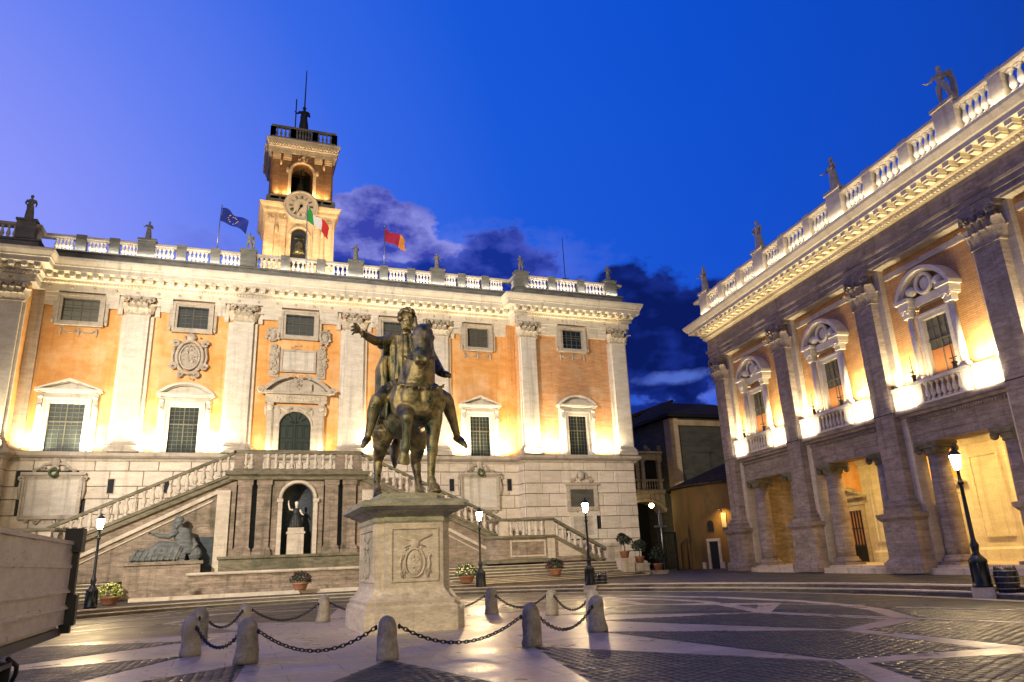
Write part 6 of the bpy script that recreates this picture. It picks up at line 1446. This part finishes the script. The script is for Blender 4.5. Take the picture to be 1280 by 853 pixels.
# bollards and chains
bm_ = MB(); bm_.lathe([(.215, 0), (.21, .25), (.195, .48), (.175, .58), (.13, .66), (.07, .70), (.0, .715)], n=16); 
rr = random.Random(8); MOS = []
for q_ in range(4):
    b_ = MB(); P_ = [(.205, 0), (.212, .06), (.20, .13), (.205, .2), (.198, .28), (.20, .36), (.192, .44), (.185, .50), (.178, .55), (.155, .61), (.125, .655), (.08, .69), (.03, .71), (.0, .715)]
    b_.lathe(P_, n=20, sy=.86 + .04 * q_); mo = b_.mesh('bollard'); ch = [(rr.uniform(0, 6.28), rr.uniform(.05, .68), rr.uniform(.05, .12), rr.uniform(.012, .035)) for _ in range(16)]
    for vv in mo.vertices:
        a_ = atan2(vv.co.y, vv.co.x); d_ = sum(m_ * math.exp(-((min(abs(a_ - c0), 6.28 - abs(a_ - c0)) * .2) ** 2 + (vv.co.z - z_) ** 2) / (s_ * s_)) for c0, z_, s_, m_ in ch); k = 1 - d_ / .2 + rr.uniform(-.012, .012); vv.co.x *= k; vv.co.y *= k
    mo.materials.append(MAT['bollard_stone']); MOS.append(mo)
lk = MB(); lk.tube([(.036 * (cos(a) + .0), .0 + .020 * sin(a), 0) for a in [i * 2 * pi / 10 for i in range(11)]], .0075, 5, cap=False, ref=(0, 0, 1)); lkm = lk.mesh('link'); lkm.materials.append(MAT['iron'])
nm = ['bollard nearest the camera, in front of the pedestal plinth', 'bollard near the front, right of the pedestal plinth corner', 'weathered bollard at the right of the ring, nearer of the overlapping pair', 'bollard right of the ring, half hidden behind the nearer one of its pair', 'rounded bollard right of the pedestal, in front of the middle street lamps', 'dark bollard just right of the pedestal, below the middle street lamp', 'bollard hidden behind the pedestal, right side', 'bollard just left of the pedestal, behind the chains', 'bollard at the back left, hidden partly by the front one', 'bollard at the far left of the ring, behind the leftmost pair front', 'leftmost bollard of the ring, nearer of its pair', 'front left bollard standing between two hanging chains']
for k, (x, y) in enumerate(boll):
    if k == 6: pass
    b = thing('stone_bollard', nm[k], 'bollard', (x, y, .004), rr.uniform(0, 6), 'stone bollards ringed round the statue')
    put('shaft', MOS[k % 4], b, (0, 0, 0), (rr.uniform(-.05, .05), rr.uniform(-.05, .05), 0), (1, 1, rr.uniform(.96, 1.06)))
    q = MB(); nx_, pv = Vector(boll[(k + 1) % 12]), Vector(boll[k - 1]); me_ = Vector((x, y)); rz = b.rotation_euler[2]
    for o in (nx_, pv):
        d = (o - me_).normalized(); c, s = cos(-rz), sin(-rz); d = Vector((d.x * c - d.y * s, d.x * s + d.y * c))
        q = MB(); q.ball((d.x * .20, d.y * .20, .50), (.03, .03, .045), 7, 5); q.build('eyelet', 'iron', b)
pos_txt = ['front, right of the nearest bollard', 'front right pair of bollards', 'right end of the ring', 'right side, running back', 'back right beside the dark bollard', 'back, right of the pedestal', 'behind the pedestal', 'back left of the pedestal', 'left back of the ring', 'far left pair of bollards', 'front left from the leftmost bollard', 'front left, reaching the nearest bollard']
for k in range(12):
    a, b = Vector(boll[k]), Vector(boll[(k + 1) % 12]); L_ = (b - a).length; d = (b - a).normalized(); a = a + d * .22; b = b - d * .22; L_ = (b - a).length
    t = thing('chain', 'dark iron chain sagging between bollards, ' + pos_txt[k], 'chain', (a.x, a.y, .5), 0, 'chains hung between the bollards')
    sag = .33 if L_ > 2 else .30; n = int((L_ + sag * 1.1) / .077)
    def cz(u): return -sag * (1 - (2 * u - 1) ** 2)
    # equal arc-length spacing
    S_ = [0]; N_ = 200
    for i in range(N_): S_.append(S_[-1] + hypot(L_ / N_, cz((i + 1) / N_) - cz(i / N_)))
    j = 0
    for i in range(n):
        s0 = S_[-1] * (i + .5) / n
        while S_[j + 1] < s0: j += 1
        u = (j + .5) / N_; sl_ = atan2(cz(u + .002) - cz(u - .002), .004 * L_)
        M = Matrix.Translation((d.x * L_ * u, d.y * L_ * u, cz(u))) @ Matrix.Rotation(atan2(d.y, d.x), 4, 'Z') @ Matrix.Rotation(-sl_, 4, 'Y') @ Matrix.Rotation(pi / 2 * (i % 2) + .4, 4, 'X')
        o = put('link', lkm, t); o.matrix_local = M @ Matrix.Scale(1.4, 4)
# planters
def leaves(mb, c, r, n, s, seed, flat=.75):
    q = random.Random(seed)
    for i in range(n):
        a = q.uniform(0, 2 * pi); e = q.uniform(-.4, 1.5); k = q.uniform(.45, 1) ** .5
        p = Vector((c[0] + r * k * cos(a) * cos(e), c[1] + r * k * sin(a) * cos(e), c[2] + r * k * flat * sin(e)))
        d = Vector((q.uniform(-1, 1), q.uniform(-1, 1), q.uniform(-.3, 1))).normalized(); w = d.cross(Vector((q.uniform(-1, 1), q.uniform(-1, 1), 0))).normalized()
        z = s * q.uniform(.7, 1.3); mb.add([p, p + d * z * .5 + w * z * .3, p + d * z, p + d * z * .5 - w * z * .3], [(0, 1, 2, 3)])
def planter(loc, lf, fl, label, r=.5, seed=0):
    t = thing('flower_planter', label, 'planter', loc, 0, 'flower bowls round the square')
    m = MB(); m.lathe([(.26, 0), (.30, .08), (.38, .28), (.42, .30), (.42, .36), (.36, .36)], n=18); m.build('bowl', 'terracotta', t)
    m = MB(); leaves(m, (0, 0, .5), r, 520, .12, seed); m.build('foliage', lf, t, kind='stuff')
    m = MB(); q = random.Random(seed + 1)
    for i in range(70 if fl == 'flower' else 26):
        a = q.uniform(0, 2 * pi); e = q.uniform(-.1, 1.5); m.ball((r * .95 * cos(a) * cos(e), r * .95 * sin(a) * cos(e), .5 + r * .74 * sin(e)), q.uniform(.025, .045), 5, 4)
    m.build('blossom', fl, t, kind='stuff')
planter((-5.0, 38.0, .282), 'leaf_pale', 'flower', 'bowl of cream yellow flowers beside the left street lamp', .55, 1)
planter((3.3, 39.75, .46), 'leaf_dark', 'flower_red', 'bowl of dark red flowers in front of the niche basin', .52, 3)
planter((11.3, 37.2, .45), 'leaf', 'flower', 'bowl of yellow green flowers behind the lamp beside the pedestal', .55, 5)
planter((17.3, 39.6, .55), 'leaf_dark', 'flower_red', 'bowl of dark foliage on the slope below the landing balustrade', .52, 7)
def shrub(loc, h, label, seed, block):
    t = thing('potted_shrub', label, 'potted plant', loc, 0, 'potted shrubs by the end post')
    m = MB(); m.lathe([(.22, 0), (.3, .34), (.33, .36), (.33, .42), (.26, .42)], n=14); m.build('pot', 'terracotta', t)
    m = MB(); q = random.Random(seed)
    for k in range(5): leaves(m, (q.uniform(-.2, .2), q.uniform(-.2, .2), .5 + h * q.uniform(.2, .8)), .34, 160, .13, seed * 7 + k, 1)
    m.build('foliage', 'leaf_dark', t, kind='stuff')
    m = MB(); m.tube([(0, 0, .35), (.04, 0, .6), (-.03, .02, .4 + h * .6)], .03, 5); m.build('stem', 'roof_tile', t)
for k, (x, y, z, h, l) in enumerate(((23.2, 42.0, 1.32, .8, 'tall potted shrub nearest the balustrade end post'), (24.2, 41.9, .98, .8, 'second potted shrub right of the end post, on a stone block'), (25.3, 41.6, .50, .9, 'rightmost and lowest potted shrub, in front of the dark arch'))): shrub((x, y, z), h, l, 20 + k, None)
for x, y, z, w, l in ((23.2, 42.0, 1.31, .42, 'stone block under the tall shrub by the end post'), (24.2, 41.9, .97, .42, 'squat pale stone block under the second shrub'), (25.3, 41.6, .49, .42, 'low stone block under the rightmost shrub')):
    m = MB(); m.box(-w, w, -.4, .4, 0, z - .29); m.box(-w - .04, w + .04, -.44, .44, z - .29, z - .2); m.box(-w, w, -.4, .4, z - .2, z - .281); tag(MB().box(-w, w, -.4, .4, 0, z - .281 - .1).box(-w - .05, w + .05, -.45, .45, z - .281 - .1, z - .281).build('stone_block', 'travertine', None, (x, y, .281)), l, 'stone block')
sp_ = thing('sign_post', 'thin grey pole with a small cross bar in front of the dark arch', 'post', (28.2, 45.5, .281))
m = MB(); m.tube([(0, 0, 0), (0, 0, 4.3)], .05, 7); m.build('pole', 'steel', sp_); m = MB(); m.box(-.5, .5, -.04, .04, 3.0, 3.12); m.box(-.12, .12, -.06, .06, 3.12, 3.9); m.build('cross_bar', 'steel', sp_)
gt = thing('iron_gate', 'dark iron gate frame standing under the bridge arch', 'gate', (29.2, 47.5, .281))
m = MB(); m.box(-.06, .06, -.06, .06, 0, 2.6); m.box(1.3, 1.42, -.06, .06, 0, 2.6); m.box(-.06, 1.42, -.05, .05, 2.6, 2.7); m.build('gate_frame', 'iron', gt)
m = MB()
for i in range(7): m.box(.14 + i * .17, .17 + i * .17, -.02, .02, .1, 2.55)
m.build('gate_bars', 'iron', gt, kind='stuff')
# hanging lamp under the arch
hl = thing('hanging_lamp', 'bright yellow round lamp hanging in the bridge arch', 'lamp', (32.15, 53.0, 5.33)); m = MB(); m.ball((0, 0, 0), .2, 12, 8); m.build('globe', 'bulb_soft', hl); m = MB(); m.tube([(0, 0, .2), (0, 0, .9)], .02, 5); m.lathe([(.05, .3), (.2, .2), (.24, .16)], n=10); m.build('hanger', 'iron', hl)
# flags
def flag(x, y, z0, ztop, dx, dz, cols, label, wv, name, stars=False, lean=.1):
    t = thing(name, label, 'flag', (x, y, z0))
    H = ztop - z0; m = MB(); m.tube([(0, 0, 0), (lean, -.1, H)], [.045, .03], 6); m.ball((lean, -.1, H + .04), .06, 6, 5); m.build('flagpole', 'steel', t)
    me = bpy.data.meshes.new('cloth'); N_, K = 24, 10; vs = []; fs = []; mi = []
    hh = 1.05
    for i in range(N_ + 1):
        u = i / N_
        for j in range(K + 1):
            v_ = j / K
            px = lean * (1 - v_ * hh / H) + dx * u + .10 * sin(7 * u + v_ * 2 + wv) * (1 - v_) ; py = -.12 - .16 * sin(8 * u + 2.5 * v_ + wv) * (.3 + u); pz = H - .15 - v_ * hh * (1 - .15 * u) + dz * u ** 1.3 + .05 * sin(9 * u + wv)
            vs.append((px, py, pz))
    for i in range(N_):
        for j in range(K):
            a = i * (K + 1) + j; fs.append((a, a + 1, a + K + 2, a + K + 1)); mi.append(min(int((i + .5) / N_ * len(cols)), len(cols) - 1))
    me.from_pydata(vs, [], fs)
    for c in dict.fromkeys(cols): me.materials.append(MAT[c])
    names = list(dict.fromkeys(cols))
    for p, k in zip(me.polygons, mi): p.material_index = names.index(cols[k]); p.use_smooth = True
    me.update(); put('cloth', me, t)
    if stars:
        s = MB()
        for k in range(12):
            a = k * pi / 6; u, v_ = .5 + .19 * sin(a), .5 - .30 * cos(a)
            i, j = int(u * N_), int(v_ * K); p = Vector(vs[i * (K + 1) + j])
            s.prism([(p.x + (.055 if q % 2 == 0 else .024) * sin(q * pi / 5), p.z + (.055 if q % 2 == 0 else .024) * cos(q * pi / 5)) for q in range(10)][::-1], p.y - .02, p.y - .012)
        s.build('star', 'gold', t, kind='stuff')
flag(-2.45, 49.9, 22.4, 26.2, 1.75, -.85, ['flag_blue'], 'blue flag with a ring of gold stars on the left parapet', .4, 'european_flag', True, .12)
flag(3.55, 49.7, 22.4, 26.9, 1.55, -1.35, ['flag_green', 'flag_white', 'flag_red'], 'green white and red flag in front of the clock tower', 1.6, 'national_flag', False, -.1)
flag(9.2, 49.9, 22.4, 26.1, 1.6, -.75, ['flag_crimson', 'flag_crimson', 'flag_amber'], 'crimson and amber flag on the parapet right of the tower', 2.4, 'city_flag', False, 0)
an = thing('antenna', 'thin dark antenna rod on the right wing roof', 'antenna', (24.0, 49.6, 21.8)); m = MB(); m.tube([(0, 0, 0), (-.05, 0, 5.1)], [.05, .025], 6); m.build('rod', 'iron', an); m = MB(); m.box(-.3, .3, -.1, .1, 1.3, 1.5); m.box(-.15, .15, -.15, .15, 0, .3); m.build('bracket', 'iron', an)
# flatbed truck at the left edge
tk = thing('flatbed_truck', 'white truck with dented drop side and black rear post, cut off by the left edge', 'truck', (-2.7, 6.5, 0))
def truck():
    x1 = 1.0; y0, y1 = -3.2, 3.2
    r = random.Random(2)
    def dent(x, x2, ya, yb, za, zb, nm, seed):
        m = MB(); ny, nz = 36, 8; q = random.Random(seed); D = [(q.uniform(ya, yb), q.uniform(za, zb), q.uniform(.08, .2), q.uniform(.005, .02)) for _ in range(14)]
        vs = []
        for i in range(ny + 1):
            for j in range(nz + 1):
                y, z = ya + (yb - ya) * i / ny, za + (zb - za) * j / nz; d = sum(a * math.exp(-((y - b) ** 2 + (z - c) ** 2) / (s * s)) for b, c, s, a in D); vs.append((x - d, y, z))
        m.add(vs, [(i * (nz + 1) + j, (i + 1) * (nz + 1) + j, (i + 1) * (nz + 1) + j + 1, i * (nz + 1) + j + 1) for i in range(ny) for j in range(nz)], True); m.box(x2, x - .035, ya, yb, za, zb); m.box(x - .04, x + .012, ya, yb, zb - .004, zb + .035)
        return m.build(nm, 'truck_paint', tk)
    for (za, zb, s) in ((1.62, 1.86, 3), (1.36, 1.61, 4), (1.19, 1.35, 7), (1.02, 1.18, 9)): dent(x1, x1 - .06, y0, y1, za, zb, 'side_panel', s)
    m = MB(); m.box(x1 - .03, x1 + .03, y0, y1, 1.345, 1.365); m.box(x1 - .03, x1 + .03, y0, y1, 1.175, 1.195); m.build('side_rib', 'truck_paint', tk)
    m = MB(); m.box(-1.0, x1 - .06, y0, y1, .98, 1.04); m.build('bed', 'truck_paint', tk)
    m = MB(); m.box(-1.0, -.95, y0, y1, 1.04, 1.9); m.build('far_side_panel', 'truck_paint', tk)
    m = MB(); m.box(-.95, x1 - .07, y1 - .05, y1, 1.04, 1.9); m.build('tailboard', 'truck_paint', tk)
    m = MB(); m.box(x1 - .05, x1 + .06, y1 + .0, y1 + .1, .92, 2.02); m.box(x1 - .09, x1 + .09, y1 - .06, y1 + .16, 1.78, 2.04); m.box(x1 - .02, x1 + .1, y1 - .02, y1 + .12, 1.0, 1.32); m.tube([(x1 + .02, y1 + .16, 1.0), (x1 + .04, y1 + .26, 1.05), (x1 + .02, y1 + .24, 1.18)], .018, 6); m.build('rear_post', 'black_paint', tk)
    m = MB(); m.box(-.9, x1 - .02, y0, y1 + .04, .90, .979); m.box(-.55, -.42, y0 - 2, y1 - .3, .74, .899); m.box(.42, .55, y0 - 2, y1 - .3, .74, .899); m.build('chassis', 'black_paint', tk)
    m = MB(); m.tube([(x1 - .05, 1.3, .86), (x1 - .02, 1.5, .78), (x1 - .06, 1.7, .70), (x1 - .1, 1.75, .62)], .02, 6); m.build('hose', 'rubber', tk)
    for y in (.6, -4.4):
        for x in (.72, -.72):
            w = MB(); w.lathe([(.20, -.11), (.36, -.12), (.40, -.09), (.40, .09), (.36, .12), (.20, .11)], n=24, M=Matrix.Translation((x, y, .40)) @ Matrix.Rotation(pi / 2, 4, 'Y')); W_ = w.build('wheel', 'rubber', tk)
            w = MB(); w.lathe([(.0, -.05), (.12, -.05), (.2, -.08), (.205, .08), (.12, .05), (0, .05)], n=20, M=Matrix.Translation((x, y, .40)) @ Matrix.Rotation(pi / 2, 4, 'Y')); w.build('rim', 'steel', W_)
    m = MB(); m.box(.5, 1.0, .0, 1.2, .80, .84); m.box(.5, 1.0, 1.2, 1.24, .45, .84); m.box(.5, 1.0, -.04, 0, .45, .84); m.build('mudguard', 'black_paint', tk)
    m = MB(); m.prism([(0, .5), (1.7, .5), (1.7, 1.3), (1.35, 2.15), (.1, 2.2), (0, 2.1)], -.95, .95, M=Matrix.Translation((0, y0 - .1, 0)) @ Matrix.Rotation(-pi / 2, 4, 'Z')); m.build('cab', 'truck_paint', tk)
truck()

# ------------------------------------------------------------------ floodlights of the place and added fill lights
WARM = (1.0, .82, .52); YEL = (1.0, .62, .17)
I = Matrix.Translation((0, 50, 0))
for x, y, w, p in ((-10.05, 0, 3.2, 1000), (-3.5, 0, 4.2, 1050), (10.1, 0, 3.8, 950), (16.4, 0, 3.6, 950), (23.75, WP, 5.2, 1000), (-16, WP, 3, 1000), (3.35, 0, 4.2, 110)):
    for sg in (-1, 1): area_m('floodlight', I, (x + sg * w * .43, y - .76, 8.80), (0, .24, 1), w * .24, .18, p * .36, WARM, 150)
for x, y in ((19.9, WP), (-13.4, WP)): area_m('floodlight', I, (x, y - .95, 8.8), (0, .3, 1), .9, .2, 220, WARM, 150)
for x, w in ((-6.4, 11), (10, 17), (24, 8)):
    area_m('cornice_fill', I, (x, -.7 if x < 20 else -1.9, 18.9), (0, -.3, 1), w, .10, 5 * w, (1, .74, .34), 120)  # added fill brightening the cornice underside, no fixture there
    area_m('parapet_light', I, (x, -.44 if x < 20 else -1.64, 21.74), (0, .3, 1), w, .07, 9 * w, (1, .90, .78), 150)
def spot(loc, tgt, pw, ang, col, blend=.6, size=.4, name='floodlight'):
    l = bpy.data.lights.new(name, 'SPOT'); l.energy = pw; l.spot_size = radians(ang); l.spot_blend = blend; l.color = col; l.shadow_soft_size = size
    o = bpy.data.objects.new(name, l); COL.objects.link(o); o.location = loc; o.rotation_euler = (Vector(tgt) - Vector(loc)).to_track_quat('-Z', 'Y').to_euler()
spot((-18, 14, 15), (6, 50, 11), 84000, 54, (1, .88, .73))
spot((-13, 3, 11), (4.2, 19, 4.8), 21000, 32, (1, .80, .50))
spot((-3, 30, 26), (3.4, 56, 32), 8000, 34, (1, .72, .40))
for x in (.2, 6.6): area_m('tower_light', I, (x, 3.0, 21.4), (.0, .35 * 1, 1), 1.0, .4, 520, (1, .70, .38), 120)
area_m('tower_light', I, (3.38, 5.75, 30.95), (0, .25, 1), 4.2, .2, 200, (1, .64, .28), 140)
for i in range(4):
    xc = (PX[i] + PX[i + 1]) / 2
    for sg in (-1, 1): area_m('balcony_light', CM, (xc + sg * 1.9, .24, 7.95), (0, .10, 1), 1.3, .20, 240, (1, .80, .45), 150)
    area_m('balcony_light', CM, (xc, .02, 7.95), (0, .12, 1), 1.8, .16, 40, (1, .80, .45), 150)
    for sg in (-1, 1): area_m('dado_light', CM, (xc + sg * 2.0, -.42, 6.92), (0, .75, .62), 1.2, .12, 46, (1, .84, .55), 110)
    for sg in (-1, 1): area_m('portico_light', CM, (xc + sg * 1.2, 2.6, 6.1), (0, .35, -1), 1.0, .5, 50 if i == 0 else 200, YEL, 170)
area_m('roof_light', CM, (1.5, -.56, 16.3), (0, .35, 1), 29, .08, 330, (1, .82, .52), 150)
area_m('cornice_fill', CM, (1.5, -.32, 14.2), (0, -.35, 1), 29, .10, 150, (1, .74, .30), 120)  # added strip that lifts the museum cornice soffit only
for q in ((-12.0, 12.5, 3.7), (10.5, -.5, 3.7), (2.2, -1.5, 3.9)):  # unseen lights added off frame to warm the foreground and truck side
    l = bpy.data.lights.new('foreground_fill', 'POINT'); l.energy = 620; l.color = (1, .72, .40); l.shadow_soft_size = .14
    o = bpy.data.objects.new('foreground_fill', l); COL.objects.link(o); o.location = q
spot((32.2, 53.3, 5.0), (33, 57, 3), 120, 150, (1, .7, .3), .9, .15, 'arch_lamp')
a = radians(DA + 9.5); spot((38.6 + 6.9 * cos(a), 48.5 + 6.9 * sin(a), 4.5), (38.6 + 5.5 * cos(a), 48.5 + 5.5 * sin(a), 1.5), 220, 130, (1, .6, .16), .8, .1, 'wall_light')
